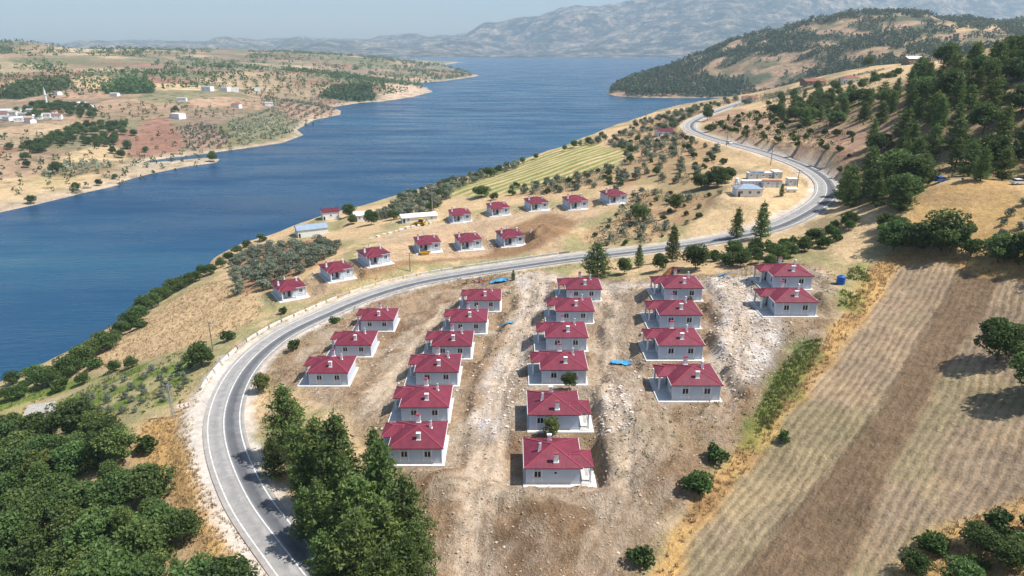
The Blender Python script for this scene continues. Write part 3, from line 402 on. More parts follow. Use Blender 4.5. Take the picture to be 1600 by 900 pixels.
def mat_land(name='far_land'):
    m, nt, p, out = new_mat(name)
    at = N(nt, 'ShaderNodeAttribute', attribute_name='cover')
    geo = N(nt, 'ShaderNodeNewGeometry')
    P = geo.outputs['Position']
    n1 = noise(nt, 0.06, 7.0, 0.7, P)
    n2 = noise(nt, 0.012, 5.0, 0.65, P)
    r1 = ramp(nt, n1.outputs[0], [(0.3, 0.55), (0.5, 1.0), (0.7, 1.35)])
    r2 = ramp(nt, n2.outputs[0], [(0.3, 0.8), (0.7, 1.2)])
    c = mixc(nt, 0.8, at.outputs['Color'], r1.outputs[0], 'MULTIPLY')
    c = mixc(nt, 1.0, c, r2.outputs[0], 'MULTIPLY')
    # scrub and single trees too far away to tell apart
    v = N(nt, 'ShaderNodeTexVoronoi'); v.inputs['Scale'].default_value = 0.07; nt.links.new(P, v.inputs['Vector'])
    dots = ramp(nt, v.outputs['Distance'], [(0.22, 1.0), (0.34, 0.0)])
    n3 = noise(nt, 0.006, 4.0, 0.7, P)
    dm = ramp(nt, n3.outputs[0], [(0.42, 0.0), (0.6, 1.0)])
    f = math_n(nt, 'MULTIPLY', math_n(nt, 'MULTIPLY', dots.outputs[0], dm.outputs[0]), 0.8)
    c = mixc(nt, f, c, (0.05, 0.068, 0.035))
    nt.links.new(c, p.inputs['Base Color'])
    p.inputs['Roughness'].default_value = 0.95; p.inputs['Specular IOR Level'].default_value = 0.1
    bump(nt, p, n1.outputs[0], 0.7, 8.0)
    return m

def mat_mountain():
    m, nt, p, out = new_mat('mountain')
    geo = N(nt, 'ShaderNodeNewGeometry'); P = geo.outputs['Position']
    n1 = noise(nt, 0.0042, 9.0, 0.72, P); n2 = noise(nt, 0.014, 7.0, 0.72, P)
    r = ramp(nt, n1.outputs[0], [(0.38, (0.045, 0.065, 0.040)), (0.46, (0.085, 0.095, 0.06)), (0.53, (0.33, 0.26, 0.165)), (0.62, (0.60, 0.48, 0.33))])
    r2 = ramp(nt, n2.outputs[0], [(0.40, (0.30, 0.36, 0.30)), (0.52, (1, 1, 1)), (0.62, (1.6, 1.5, 1.35))])
    c = mixc(nt, 0.9, r.outputs[0], r2.outputs[0], 'MULTIPLY')
    nt.links.new(c, p.inputs['Base Color']); p.inputs['Roughness'].default_value = 0.95; p.inputs['Specular IOR Level'].default_value = 0.1
    bump(nt, p, n2.outputs[0], 1.0, 160.0)
    return m

def mat_water():
    m, nt, p, out = new_mat('lake_water')
    geo = N(nt, 'ShaderNodeNewGeometry'); P = geo.outputs['Position']
    mp = N(nt, 'ShaderNodeMapping'); nt.links.new(P, mp.inputs['Vector'])
    mp.inputs['Scale'].default_value = (0.25, 1.0, 1.0); mp.inputs['Rotation'].default_value = (0, 0, math.radians(-18))
    big = noise(nt, 0.004, 5.0, 0.6, mp.outputs[0])
    r = ramp(nt, big.outputs[0], [(0.3, (0.003, 0.032, 0.095)), (0.52, (0.006, 0.060, 0.135)), (0.72, (0.015, 0.108, 0.170))])
    nt.links.new(r.outputs[0], p.inputs['Base Color'])
    p.inputs['IOR'].default_value = 1.33
    w1 = noise(nt, 0.35, 4.0, 0.6, mp.outputs[0]); w2 = noise(nt, 1.3, 3.0, 0.6, P); w3 = noise(nt, 0.03, 3.0, 0.6, mp.outputs[0])
    rr = ramp(nt, w3.outputs[0], [(0.35, 0.12), (0.65, 0.42)])
    nt.links.new(rr.outputs[0], p.inputs['Roughness'])
    h = math_n(nt, 'ADD', math_n(nt, 'MULTIPLY', w1.outputs[0], 0.9), math_n(nt, 'MULTIPLY', w2.outputs[0], 0.25))
    bump(nt, p, h, 0.55, 1.0)
    return m

def mat_road():
    m, nt, p, out = new_mat('asphalt')
    at = N(nt, 'ShaderNodeAttribute', attribute_name='across')
    geo = N(nt, 'ShaderNodeNewGeometry'); P = geo.outputs['Position']
    n1 = noise(nt, 0.5, 5.0, 0.65, P); n2 = noise(nt, 6.0, 3.0, 0.7, P); n3 = noise(nt, 0.06, 3.0, 0.6, P)
    u = math_n(nt, 'ADD', at.outputs['Fac'], math_n(nt, 'MULTIPLY', math_n(nt, 'SUBTRACT', n1.outputs[0], 0.5), 0.10))
    # across 0..1 from the outer to the inner edge; a dark relaid strip and wheel tracks
    base = ramp(nt, u, [(0.0, (0.24, 0.22, 0.20)), (0.16, (0.215, 0.205, 0.195)), (0.30, (0.185, 0.18, 0.175)), (0.42, (0.225, 0.215, 0.205)), (0.50, (0.17, 0.165, 0.165)), (0.58, (0.085, 0.087, 0.093)),
                         (0.70, (0.072, 0.074, 0.08)), (0.78, (0.12, 0.12, 0.124)), (0.88, (0.15, 0.148, 0.147)), (1.0, (0.24, 0.22, 0.195))])
    base.color_ramp.interpolation = 'EASE'
    r1 = ramp(nt, n1.outputs[0], [(0.3, 1.3), (0.7, 1.85)]); r2 = ramp(nt, n2.outputs[0], [(0.3, 0.85), (0.7, 1.15)])
    c = mixc(nt, 1.0, base.outputs[0], r1.outputs[0], 'MULTIPLY'); c = mixc(nt, 0.8, c, r2.outputs[0], 'MULTIPLY')
    v = N(nt, 'ShaderNodeTexVoronoi'); v.feature = 'DISTANCE_TO_EDGE'; v.inputs['Scale'].default_value = 0.22; nt.links.new(P, v.inputs['Vector'])
    cr = ramp(nt, v.outputs['Distance'], [(0.0, 0.3), (0.012, 0.0)])
    c = mixc(nt, cr.outputs[0], c, (0.06, 0.06, 0.06))
    nt.links.new(c, p.inputs['Base Color']); p.inputs['Roughness'].default_value = 0.85; p.inputs['Specular IOR Level'].default_value = 0.25
    bump(nt, p, n2.outputs[0], 0.4, 0.03)
    return m

def mat_leaf(name, col, col2, trans=0.25, rough=0.55):
    m, nt, p, out = new_mat(name)
    at = N(nt, 'ShaderNodeAttribute', attribute_name='tint')
    oi = N(nt, 'ShaderNodeObjectInfo')
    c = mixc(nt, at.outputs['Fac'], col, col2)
    hs = N(nt, 'ShaderNodeHueSaturation'); nt.links.new(c, hs.inputs['Color'])
    mr = N(nt, 'ShaderNodeMapRange'); nt.links.new(oi.outputs['Random'], mr.inputs[0]); mr.inputs[3].default_value = 0.72; mr.inputs[4].default_value = 1.32
    nt.links.new(mr.outputs[0], hs.inputs['Value'])
    mr2 = N(nt, 'ShaderNodeMapRange'); nt.links.new(math_n(nt, 'FRACT', math_n(nt, 'MULTIPLY', oi.outputs['Random'], 7.13)), mr2.inputs[0]); mr2.inputs[3].default_value = 0.485; mr2.inputs[4].default_value = 0.52
    nt.links.new(mr2.outputs[0], hs.inputs['Hue'])
    nt.links.new(hs.outputs[0], p.inputs['Base Color']); p.inputs['Roughness'].default_value = rough; p.inputs['Specular IOR Level'].default_value = 0.2
    t = N(nt, 'ShaderNodeBsdfTranslucent'); nt.links.new(hs.outputs[0], t.inputs[0])
    mx = N(nt, 'ShaderNodeMixShader'); mx.inputs[0].default_value = trans
    nt.links.new(p.outputs[0], mx.inputs[1]); nt.links.new(t.outputs[0], mx.inputs[2]); nt.links.new(mx.outputs[0], out.inputs['Surface'])
    return m

def mat_roof():
    m, nt, p, out = new_mat('crimson_metal_tile')
    tc = N(nt, 'ShaderNodeTexCoord'); oi = N(nt, 'ShaderNodeObjectInfo')
    n1 = noise(nt, 0.7, 4.0, 0.6, tc.outputs['Object']); n2 = noise(nt, 9.0, 3.0, 0.6, tc.outputs['Object'])
    r = ramp(nt, n1.outputs[0], [(0.3, (0.140, 0.018, 0.036)), (0.7, (0.205, 0.030, 0.053))])
    mr = N(nt, 'ShaderNodeMapRange'); nt.links.new(oi.outputs['Random'], mr.inputs[0]); mr.inputs[3].default_value = 0.86; mr.inputs[4].default_value = 1.1
    hs = N(nt, 'ShaderNodeHueSaturation'); nt.links.new(r.outputs[0], hs.inputs['Color']); nt.links.new(mr.outputs[0], hs.inputs['Value'])
    r2 = ramp(nt, n2.outputs[0], [(0.35, 0.88), (0.65, 1.1)])
    c = mixc(nt, 0.7, hs.outputs[0], r2.outputs[0], 'MULTIPLY')
    nt.links.new(c, p.inputs['Base Color']); p.inputs['Roughness'].default_value = 0.5; p.inputs['Specular IOR Level'].default_value = 0.4
    at = N(nt, 'ShaderNodeAttribute', attribute_name='tile')
    sep = N(nt, 'ShaderNodeSeparateColor'); nt.links.new(at.outputs['Color'], sep.inputs[0])
    a = math_n(nt, 'SINE', math_n(nt, 'MULTIPLY', sep.outputs[0], 2 * math.pi / 0.22))
    b = math_n(nt, 'FRACT', math_n(nt, 'MULTIPLY', sep.outputs[1], 1 / 0.35))
    se = ramp(nt, math_n(nt, 'FRACT', math_n(nt, 'MULTIPLY', sep.outputs[0], 1 / 1.05)), [(0.0, 0.72), (0.07, 1.0)])
    c2 = mixc(nt, 1.0, c, se.outputs[0], 'MULTIPLY'); nt.links.new(c2, p.inputs['Base Color'])
    bump(nt, p, math_n(nt, 'ADD', math_n(nt, 'MULTIPLY', a, 0.4), b), 0.8, 0.02)
    return m

M = {}
M['ground'] = mat_ground(); M['land'] = mat_land(); M['mountain'] = mat_mountain(); M['water'] = mat_water(); M['asphalt'] = mat_road()
M['roof'] = mat_roof()
M['line'] = plain('road_paint', (0.66, 0.66, 0.64), 0.7, 0.3, 0.9)
M['wall'] = plain('grey_render', (0.53, 0.60, 0.69), 0.9, 0.05, 0.8, bmp=0.01)
M['white'] = plain('white_paint', (0.80, 0.80, 0.79), 0.7, 0.05, 1.0)
M['slab'] = plain('pale_concrete', (0.66, 0.645, 0.62), 0.9, 0.12, 1.2, bmp=0.01)
M['concrete'] = plain('weathered_concrete', (0.38, 0.36, 0.33), 0.9, 0.25, 1.3, bmp=0.02)
M['glass'] = plain('window_glass', (0.018, 0.022, 0.028), 0.08, 0.1, 1.0, spec=0.5)
M['door'] = plain('dark_door', (0.035, 0.03, 0.03), 0.45, 0.2, 2.0)
M['metal'] = plain('galvanised_metal', (0.42, 0.44, 0.46), 0.45, 0.1, 2.0, metal=0.4)
M['blue_sheet'] = plain('blue_grey_sheet_roof', (0.28, 0.36, 0.45), 0.5, 0.12, 0.8)
M['tarp'] = plain('blue_tarpaulin', (0.07, 0.32, 0.56), 0.5, 0.2, 1.0, bmp=0.05, bscale=3)
M['tank_blue'] = plain('blue_plastic', (0.015, 0.11, 0.42), 0.4, 0.1, 1.0)
M['yellow'] = plain('yellow_machine_paint', (0.62, 0.36, 0.03), 0.5, 0.2, 1.2)
M['black'] = plain('black_rubber', (0.02, 0.02, 0.02), 0.8, 0.2, 3.0)
M['bark'] = plain('bark', (0.10, 0.075, 0.055), 0.95, 0.3, 3.0, bmp=0.03, bscale=6)
M['wood'] = plain('grey_wood', (0.22, 0.18, 0.14), 0.9, 0.2, 1.5)
M['rust'] = plain('rust_soil', (0.24, 0.10, 0.04), 0.95, 0.3, 1.5, bmp=0.05)
M['red_paint'] = plain('red_paint', (0.5, 0.03, 0.03), 0.5, 0.1, 1.0)
M['terracotta'] = plain('terracotta', (0.26, 0.11, 0.075), 0.85, 0.2, 0.6)
M['stone'] = None
M['pine'] = mat_leaf('pine_needles', (0.058, 0.102, 0.030), (0.195, 0.262, 0.074), 0.38)
M['far_pine'] = mat_leaf('far_pine_needles', (0.030, 0.056, 0.024), (0.100, 0.135, 0.050), 0.25)
M['oak'] = mat_leaf('oak_leaves', (0.060, 0.108, 0.032), (0.165, 0.230, 0.072), 0.38)
M['olive'] = mat_leaf('olive_leaves', (0.150, 0.180, 0.120), (0.330, 0.360, 0.270), 0.3)
M['bush'] = mat_leaf('shrub_leaves', (0.038, 0.076, 0.018), (0.110, 0.165, 0.045), 0.25)
M['light'] = mat_leaf('pale_leaves', (0.070, 0.105, 0.028), (0.200, 0.235, 0.070), 0.3)
M['straw'] = mat_leaf('dry_grass', (0.42, 0.31, 0.15), (0.62, 0.49, 0.27), 0.35, 0.8)
M['reed'] = mat_leaf('green_weeds', (0.09, 0.14, 0.035), (0.22, 0.26, 0.085), 0.4, 0.7)
def mat_stone():
    m, nt, p, out = new_mat('rubble')
    at = N(nt, 'ShaderNodeAttribute', attribute_name='tint')
    r = ramp(nt, at.outputs['Fac'], [(0.0, (0.34, 0.24, 0.165)), (0.5, (0.50, 0.40, 0.31)), (1.0, (0.76, 0.71, 0.65))])
    nt.links.new(r.outputs[0], p.inputs['Base Color']); p.inputs['Roughness'].default_value = 0.95
    return m
M['stone'] = mat_stone()
# ---------------------------------------------------------------- mesh helpers
def link(name, me, mat=None, parent=None):
    if mat is not None and len(me.materials) == 0:
        me.materials.append(mat)
    o = bpy.data.objects.new(name, me); C.objects.link(o)
    if parent is not None: o.parent = parent
    return o

def tag(o, label=None, cat=None, group=None, kind=None):
    if label: o['label'] = label
    if cat: o['category'] = cat
    if group: o['group'] = group
    if kind: o['kind'] = kind
    return o

def np_mesh(name, V, Fq, smooth_shade=False):
    """mesh from arrays; Fq is (n,4) or (n,3)"""
    V = np.asarray(V, np.float32); Fq = np.asarray(Fq, np.int32)
    me = bpy.data.meshes.new(name); k = Fq.shape[1]
    me.vertices.add(len(V)); me.vertices.foreach_set('co', V.ravel())
    me.loops.add(Fq.size); me.loops.foreach_set('vertex_index', Fq.ravel())
    me.polygons.add(len(Fq)); me.polygons.foreach_set('loop_start', np.arange(0, Fq.size, k, dtype=np.int32))
    me.polygons.foreach_set('loop_total', np.full(len(Fq), k, np.int32))
    me.polygons.foreach_set('use_smooth', np.full(len(Fq), smooth_shade, bool))
    me.update(calc_edges=True)
    return me

def set_color(me, name, rgb):
    a = me.attributes.new(name, 'FLOAT_COLOR', 'POINT')
    d = np.ones((len(me.vertices), 4), np.float32); d[:, :rgb.shape[1]] = rgb
    a.data.foreach_set('color', d.ravel())

def set_float(me, name, v):
    a = me.attributes.new(name, 'FLOAT', 'POINT'); a.data.foreach_set('value', np.asarray(v, np.float32).ravel())

def grid(x0, x1, y0, y1, step):
    xs = np.arange(x0, x1 + 1e-6, step); ys = np.arange(y0, y1 + 1e-6, step)
    X, Y = np.meshgrid(xs, ys); nx, ny = len(xs), len(ys)
    i = np.arange(nx * ny).reshape(ny, nx)
    Fq = np.stack([i[:-1, :-1], i[:-1, 1:], i[1:, 1:], i[1:, :-1]], -1).reshape(-1, 4)
    return X.ravel(), Y.ravel(), Fq

def submesh(name, V, Fq, attrs, smooth_shade=True):
    used, inv = np.unique(Fq.ravel(), return_inverse=True)
    me = np_mesh(name, V[used], inv.reshape(Fq.shape), smooth_shade)
    for k, a in attrs.items():
        a = a[used]
        if a.ndim == 2: set_color(me, k, a)
        else: set_float(me, k, a)
    return me

def cells(x, y, scale, seed):
    """jittered-cell patches: a random number per patch and the distance to its border"""
    gx = np.floor(x / scale); gy = np.floor(y / scale)
    b1 = np.full(x.shape, 1e9); b2 = np.full(x.shape, 1e9); rid = np.zeros(x.shape)
    for dx in (-1, 0, 1):
        for dy in (-1, 0, 1):
            cx, cy = gx + dx, gy + dy
            px = (cx + 0.15 + 0.7 * _hash(cx, cy, seed)) * scale; py = (cy + 0.15 + 0.7 * _hash(cx, cy, seed + 1)) * scale
            d = np.hypot(x - px, y - py)
            m = d < b1
            b2 = np.where(m, b1, np.minimum(b2, d)); rid = np.where(m, _hash(cx, cy, seed + 2), rid); b1 = np.where(m, d, b1)
    return rid, b2 - b1

def blend(col, mask, rgb):
    return col * (1 - mask[:, None]) + np.asarray(rgb)[None] * mask[:, None]

# land-cover colours (albedo)
DIRT = np.array(alb('#c0a486')); DIRT_D = np.array(alb('#927254')); DIRT_L = np.array(alb('#cfbba3'))
GRAVEL = np.array(alb('#ddd3ca')); STRAW = np.array(alb('#cdb088')); STRAW_O = np.array(alb('#c8a26a'))
GRASS = np.array(alb('#a39a70')); GREEN = np.array(alb('#6e7f3e')); STUB = np.array(alb('#a08c74')); PLOUGH = np.array(alb('#907960'))
REDSOIL = np.array(alb('#9a6e54')); PURPLE = np.array(alb('#a78872')); SHOULD = np.array(alb('#cfc5ba')); TAN = np.array(alb('#d0b48c'))

def near_cover(x, y):
    n = len(x); ones = np.ones(n)
    f1 = fbm(x, y, 26, 4, 101); f2 = fbm(x, y, 7, 4, 103); f3 = fbm(x, y, 3.0, 3, 107)
    col = blend(np.tile(STRAW, (n, 1)), smooth(0.42, 0.62, f1), GRASS)
    col = blend(col, smooth(0.52, 0.68, f2), TAN)
    cv = {k: np.array(v) for k, v in COVER.items()}
    pm = lambda k, s=2.0, w=2.0, sc=9.0: pmask(cv[k], x, y, s, w, sc, 7)
    m = pm('slope_right', 6, 6, 30); col = blend(col, m, PURPLE); col = blend(col, m * smooth(0.5, 0.65, f2), STRAW)
    m = pm('straw_right', 5, 5, 20); col = blend(col, m * 0.8, STRAW_O * 0.9)
    # wooded hill floor
    col = blend(col, smooth(60, 80, x) * smooth(0.5, 0.6, f1) * smooth(170, 200, y) * 0.5, PURPLE * 0.9)
    for k in ('slope_scrub_a', 'slope_scrub_b', 'slope_scrub_c', 'verge_olives', 'rise_grove', 'far_grove'):
        col = blend(col, pmask(np.array(CLUSTERS[k]), x, y, 6, 6, 25, 17) * (0.4 + 0.5 * smooth(0.4, 0.6, f2)), np.array(alb('#a98a68')))
    for k in ('pine_hill', 'pine_spur', 'lower_left_wood'):
        col = blend(col, pmask(np.array(CLUSTERS[k]), x, y, 5, 5, 20, 19) * (0.45 + 0.5 * smooth(0.4, 0.6, f2)), np.array(alb('#8d7c5e')))
    col = blend(col, pm('straw_strip', 4, 4, 20), STRAW)
    col = blend(col, pm('straw_left', 2.5, 3), STRAW * 0.98)
    m = pm('grass_left', 4, 4); col = blend(col, m, GRASS); col = blend(col, m * smooth(0.48, 0.62, f2), GREEN * 1.1); col = blend(col, m * smooth(0.55, 0.7, f1) * 0.6, TAN)
    col = blend(col, pm('straw_road', 3, 3), STRAW_O * 1.05)
    m = pm('green_field', 1.5, 1); col = blend(col, m, np.array(alb('#9d9c62')))
    ax = np.array(COVER['green_field'][3]) - np.array(COVER['green_field'][0]); ax = ax / np.linalg.norm(ax)
    rows = 0.5 + 0.5 * np.sin((x * ax[1] - y * ax[0]) * 2 * math.pi / 9.0 + f1 * 2)
    col = blend(col, m * smooth(0.62, 0.8, rows) * 0.95, TAN * 1.1)
    col = blend(col, m * smooth(0.5, 0.3, rows) * 0.5, GREEN * 1.1)
    m = pm('earth_up', 3, 3); col = blend(col, m, DIRT); col = blend(col, m * smooth(0.5, 0.62, f2) * 0.6, STRAW)
    m = pm('bank_up', 2, 2); col = blend(col, m * 0.85, DIRT_D)
    m = pm('olive_soil', 3, 3); col = blend(col, m * (0.6 + 0.4 * smooth(0.45, 0.6, f2)), REDSOIL)
    m = pm('site', 2.5, 2.0); col = blend(col, m, TAN * 1.05)
    m = pm('path_right', 1.5, 1); col = blend(col, m, TAN)
    # building site
    m = pmask(YARD_POLY, x, y, 3.0, 3.0, 12, 9)
    yc = blend(np.tile(DIRT, (n, 1)), smooth(0.46, 0.66, f2), DIRT_L)
    yc = blend(yc, smooth(0.5, 0.68, f1) * 0.45, DIRT_D)
    yc = blend(yc, smooth(0.56, 0.7, f3) * 0.6, DIRT_D * 0.9)
    gm = fbm(x, y, 34, 3, 131)
    yc = blend(yc, smooth(0.57, 0.66, gm) * smooth(0.4, 0.6, f3) * 0.6 * smooth(-10, -35, x), STRAW)
    yc = blend(yc, smooth(0.55, 0.68, gm) * smooth(0.5, 0.6, f3) * 0.45, GRASS)
    col = col * (1 - m[:, None]) + yc * m[:, None]
    for k in ('track_a', 'track_b', 'track_c'):
        col = blend(col, pm(k, 1.2, 1.0, 6) * 0.8, DIRT_L * 0.98)
    for k in ('gravel_a', 'gravel_b', 'gravel_c', 'gravel_d'):
        mm = pm(k, 2.0, 3.0, 7) * {'gravel_a': 1.0, 'gravel_b': 0.72, 'gravel_c': 0.6, 'gravel_d': 0.45}[k]
        col = blend(col, mm * (0.45 + 0.55 * smooth(0.35, 0.6, f3)), GRAVEL)
    col = blend(col, pm('puddle', 0.8, 1.2, 4) * 0.9, np.array(alb('#c3c0c4')))
    col = blend(col, pm('puddle_b', 0.8, 1.2, 4) * 0.8, np.array(alb('#c0bcbc')))
    for rl in RUTS:
        dr = seg_dist(np.array(rl), x, y, False) + (f3 - 0.5) * 0.8
        col = blend(col, (1 - smooth(2.0, 3.6, dr)) * 0.55, DIRT_L * 1.04); col = blend(col, smooth(0.45, 0.8, dr) * (1 - smooth(1.1, 1.5, dr)) * 0.45, DIRT_D * 1.05)
    # field
    fm = pm('field', 0.8, 0.8, 6)
    col = blend(col, fm, STUB); col = blend(col, fm * smooth(0.54, 0.66, f1) * 0.18, GREEN * 1.2); col = blend(col, fm * smooth(0.52, 0.66, f2) * 0.25, STRAW)
    pl = pm('plough', 0.8, 1.0, 6); col = blend(col, pl, PLOUGH)
    mg = pm('margin', 1.2, 1.5, 6); col = blend(col, mg, STRAW_O * 1.05); col = blend(col, mg * smooth(0.5, 0.65, f2) * 0.6, DIRT_D)
    for k in ('green_a', 'green_b'):
        col = blend(col, pm(k, 2.0, 3.5, 6) * (0.35 + 0.5 * smooth(0.4, 0.6, f2)), GREEN * 1.05)
    col = blend(col, pm('bottom_right_grass', 1.5, 1.5) * 0.8, STRAW_O)
    # road verge
    d, rz, sg = seg_dist(ROAD_S, x, y, False, ROAD_S[:, 2])
    v = 1 - smooth(4.6, 7.2, d - 1.4 * (sg > 0) * (y < 240) + (f3 - 0.5) * 2.5)
    col = blend(col, v * 0.85, SHOULD * 0.95)
    col = blend(col, pm('shoulder', 1.0, 1.0, 5) * 0.9, SHOULD)
    # fresh fill beside the houses
    detail = 0.35 + 0.65 * m + 0.3 * pl
    detail = detail * (1 - 0.8 * v)
    for k in ('gravel_a', 'gravel_b', 'gravel_c', 'gravel_d', 'track_a', 'track_b', 'track_c'): detail = detail * (1 - 0.6 * pm(k, 2.0, 2.0, 7))
    # furrow coordinate: field rows run roughly along (0.36, 0.93)
    fa = np.array([0.665, 0.746]); fx = x * fa[1] - y * fa[0]; bend = 0.0006 * (y - 110) ** 2
    fur = np.stack([fx + bend + (fbm(x, y, 40, 2, 141) - 0.5) * 3, fm * (1 - 0.6 * pl), np.zeros(n)], -1)
    return col, fur, detail

# ---------------------------------------------------------------- near bank: fine sheet round the site, coarser sheet beyond
def near_sheet(x0, x1, y0, y1, step, hole=None, name='near_bank'):
    X, Y, Fq = grid(x0, x1, y0, y1, step)
    Z = ground_near(X, Y)
    if hole is not None:
        hx0, hx1, hy0, hy1 = hole
        cxm = X[Fq].mean(1); cym = Y[Fq].mean(1)
        keep = ~((cxm > hx0) & (cxm < hx1) & (cym > hy0) & (cym < hy1))
        Fq = Fq[keep]
    keep = Z[Fq].max(1) > -4.0
    Fq = Fq[keep]
    col, fur, det = near_cover(X, Y)
    return np.stack([X, Y, Z], -1), Fq, {'cover': col, 'furrow': fur, 'detail': det}

STEP_F, STEP_C = 0.75, 3.0
FX0, FX1, FY0, FY1 = -129.0, 141.0, 54.0, 279.0
V, Fq, at = near_sheet(FX0, FX1, FY0, FY1, STEP_F)
cx, cyy = V[Fq].mean(1)[:, 0], V[Fq].mean(1)[:, 1]
in_field = inside(np.array(COVER['field']), cx, cyy)
in_yard = inside(YARD_POLY, cx, cyy) & ~in_field
for nm, sel in (('building_site_ground', in_yard), ('stubble_field', in_field), ('ground', ~(in_field | in_yard))):
    o = link(nm, submesh(nm, V, Fq[sel], at), M['ground']); tag(o, kind='structure')
V, Fq, at = near_sheet(-330.0, 600.0, -60.0, 840.0, STEP_C, (FX0, FX1, FY0, FY1))
# stitch: coarse rows that touch the fine sheet dip a little so that no gap shows
edge = (V[:, 0] >= FX0) & (V[:, 0] <= FX1) & (V[:, 1] >= FY0) & (V[:, 1] <= FY1)
o = link('ground_far_bank', submesh('ground_far_bank', V, Fq, at), M['ground']); o.name = 'hillside_ground'; tag(o, kind='structure')

def left_cover(x, y):
    n = len(x)
    wx = x + (fbm(x, y, 90, 3, 201) - 0.5) * 60; wy = y + (fbm(x, y, 90, 3, 203) - 0.5) * 60
    rid, ed = cells(wx, wy * 0.7, 120, 205)
    pal = [alb('#c2a788'), alb('#b2967c'), alb('#9c8772'), alb('#8d8668'), alb('#cdb492'), alb('#a67c6a'), alb('#84805f'), alb('#b99a80')]
    col = np.array(pal)[np.minimum((rid * len(pal)).astype(int), len(pal) - 1)]
    f1 = fbm(x, y, 60, 4, 207); f2 = fbm(x, y, 20, 3, 209)
    col = blend(col, smooth(6, 1, ed) * 0.6, alb('#6f7450'))
    col = blend(col, smooth(0.5, 0.66, f1) * 0.5, alb('#8c8268'))
    far = smooth(900, 2200, y)
    col = blend(col, far * smooth(0.46, 0.58, fbm(x, y, 130, 5, 211)) * 0.7, alb('#6f7257'))
    cv = {k: np.array(v) for k, v in LCOVER.items()}
    pm = lambda k, s=3.0, w=4.0, sc=25.0: pmask(cv[k], x, y, s, w, sc, 13)
    for k in ('straw_1', 'straw_2', 'straw_3', 'straw_4'): col = blend(col, pm(k), alb('#cfb48c'))
    col = blend(col, pm('straw_1', 4, 8, 30) * smooth(0.48, 0.6, f2) * 0.5, alb('#a89a68'))
    for k in ('brown', 'brown_2'): col = blend(col, pm(k, 2, 2), alb('#a07a68'))
    col = blend(col, pm('grove'), alb('#a08a68'))
    for k in ('orch_a', 'orch_b'): col = blend(col, pm(k), alb('#a98c78'))
    col = blend(col, pm('scrub', 4, 8) * 0.7, alb('#8f876a'))
    col = blend(col, pm('cliff', 5, 5), alb('#cfb49c'))
    for k in ('dark_a', 'dark_b', 'dark_c'): col = blend(col, pm(k, 5, 8), alb('#43593c'))
    return col

def left_sheet(x0, x1, y0, y1, step, hole=None):
    X, Y, Fq = grid(x0, x1, y0, y1, step); Z = left_h(X, Y)
    if hole:
        c0 = X[Fq].mean(1); c1 = Y[Fq].mean(1)
        Fq = Fq[~((c0 > hole[0]) & (c0 < hole[1]) & (c1 > hole[2]) & (c1 < hole[3]))]
    Fq = Fq[Z[Fq].max(1) > -2]
    col = left_cover(X, Y)
    shore = smooth(3.5, 0.6, Z); col = blend(col, shore * 0.85, alb('#c8b49c'))
    return np.stack([X, Y, Z], -1), Fq, {'cover': col}

HL = (-900.0, 60.0, 360.0, 1500.0)
V, Fq, at = left_sheet(HL[0], HL[1], HL[2], HL[3], 6.0)
o = link('far_shore', submesh('far_shore', V, Fq, at), M['land']); tag(o, kind='structure')
V, Fq, at = left_sheet(-4200.0, 600.0, 300.0, 5400.0, 30.0, HL)
o = link('far_shore_hills', submesh('far_shore_hills', V, Fq, at), M['land']); tag(o, kind='structure')

# wooded headland and the ridge behind it
X, Y, Fq = grid(150.0, 2700.0, 640.0, 3250.0, 15.0)
sel = (X[Fq].mean(1) < 2600) & (Y[Fq].mean(1) < 3200)
Fq = Fq[sel]
Z = head_h(X, Y)
Zn = near_base(X, Y); Z = np.where((Zn > Z) & (Y < 860), np.minimum(Z, Zn - 4), Z)
Fq = Fq[Z[Fq].max(1) > -3]
f1 = fbm(X, Y, 120, 4, 301); f2 = fbm(X, Y, 45, 4, 303); f3 = fbm(X, Y, 300, 3, 305)
col = blend(np.tile(np.array(alb('#5c6348')), (len(X), 1)), smooth(0.47, 0.6, f1), alb('#4c573c'))
col = blend(col, smooth(0.51, 0.60, f2) * 0.95, alb('#b8987e'))
col = blend(col, smooth(0.55, 0.65, f3) * 0.5, alb('#a08a68'))
col = blend(col, pmask(np.array(HCOVER['straw']), X, Y, 10, 10, 40), alb('#d0b284'))
col = blend(col, smooth(4.0, 0.8, Z), alb('#c0a488'))
o = link('headland', submesh('headland', np.stack([X, Y, Z], -1), Fq, {'cover': col}), M['land']); tag(o, kind='structure')

# mountains beyond the lake
X, Y, Fq = grid(-9500.0, 11000.0, 6900.0, 12400.0, 75.0)
SK = np.array([(-14000, 60), (-7000, 120), (-4200, 150), (-2600, 160), (-1650, 180), (-1030, 250), (-206, 370), (720, 540), (1546, 670), (2577, 780), (4124, 860), (6000, 900), (8247, 920), (15000, 900)], float)
prof = np.interp(X, SK[:, 0], SK[:, 1])
rise = smooth(7250, 11200, Y + (fbm(X, Y, 2600, 3, 401) - 0.5) * 2600) ** 0.85
rid = 1 - np.abs(2 * fbm(X, Y, 1500, 6, 403) - 1)
rid2 = 1 - np.abs(2 * fbm(X, Y, 620, 4, 409) - 1)
Z = prof * rise * (0.56 + 0.36 * rid + 0.24 * rid2) + (fbm(X, Y, 800, 5, 405) - 0.5) * 300 * smooth(7200, 8600, Y)
Z = np.minimum(Z, 1080)
foot = 7250 + (fbm(X, Y, 900, 3, 407) - 0.5) * 900
Z = np.where(Y < foot, np.minimum(Z, -4 + 0 * Z), np.maximum(Z, np.minimum((Y - foot) * 0.06, 25)))
Fq = Fq[Z[Fq].max(1) > -3]
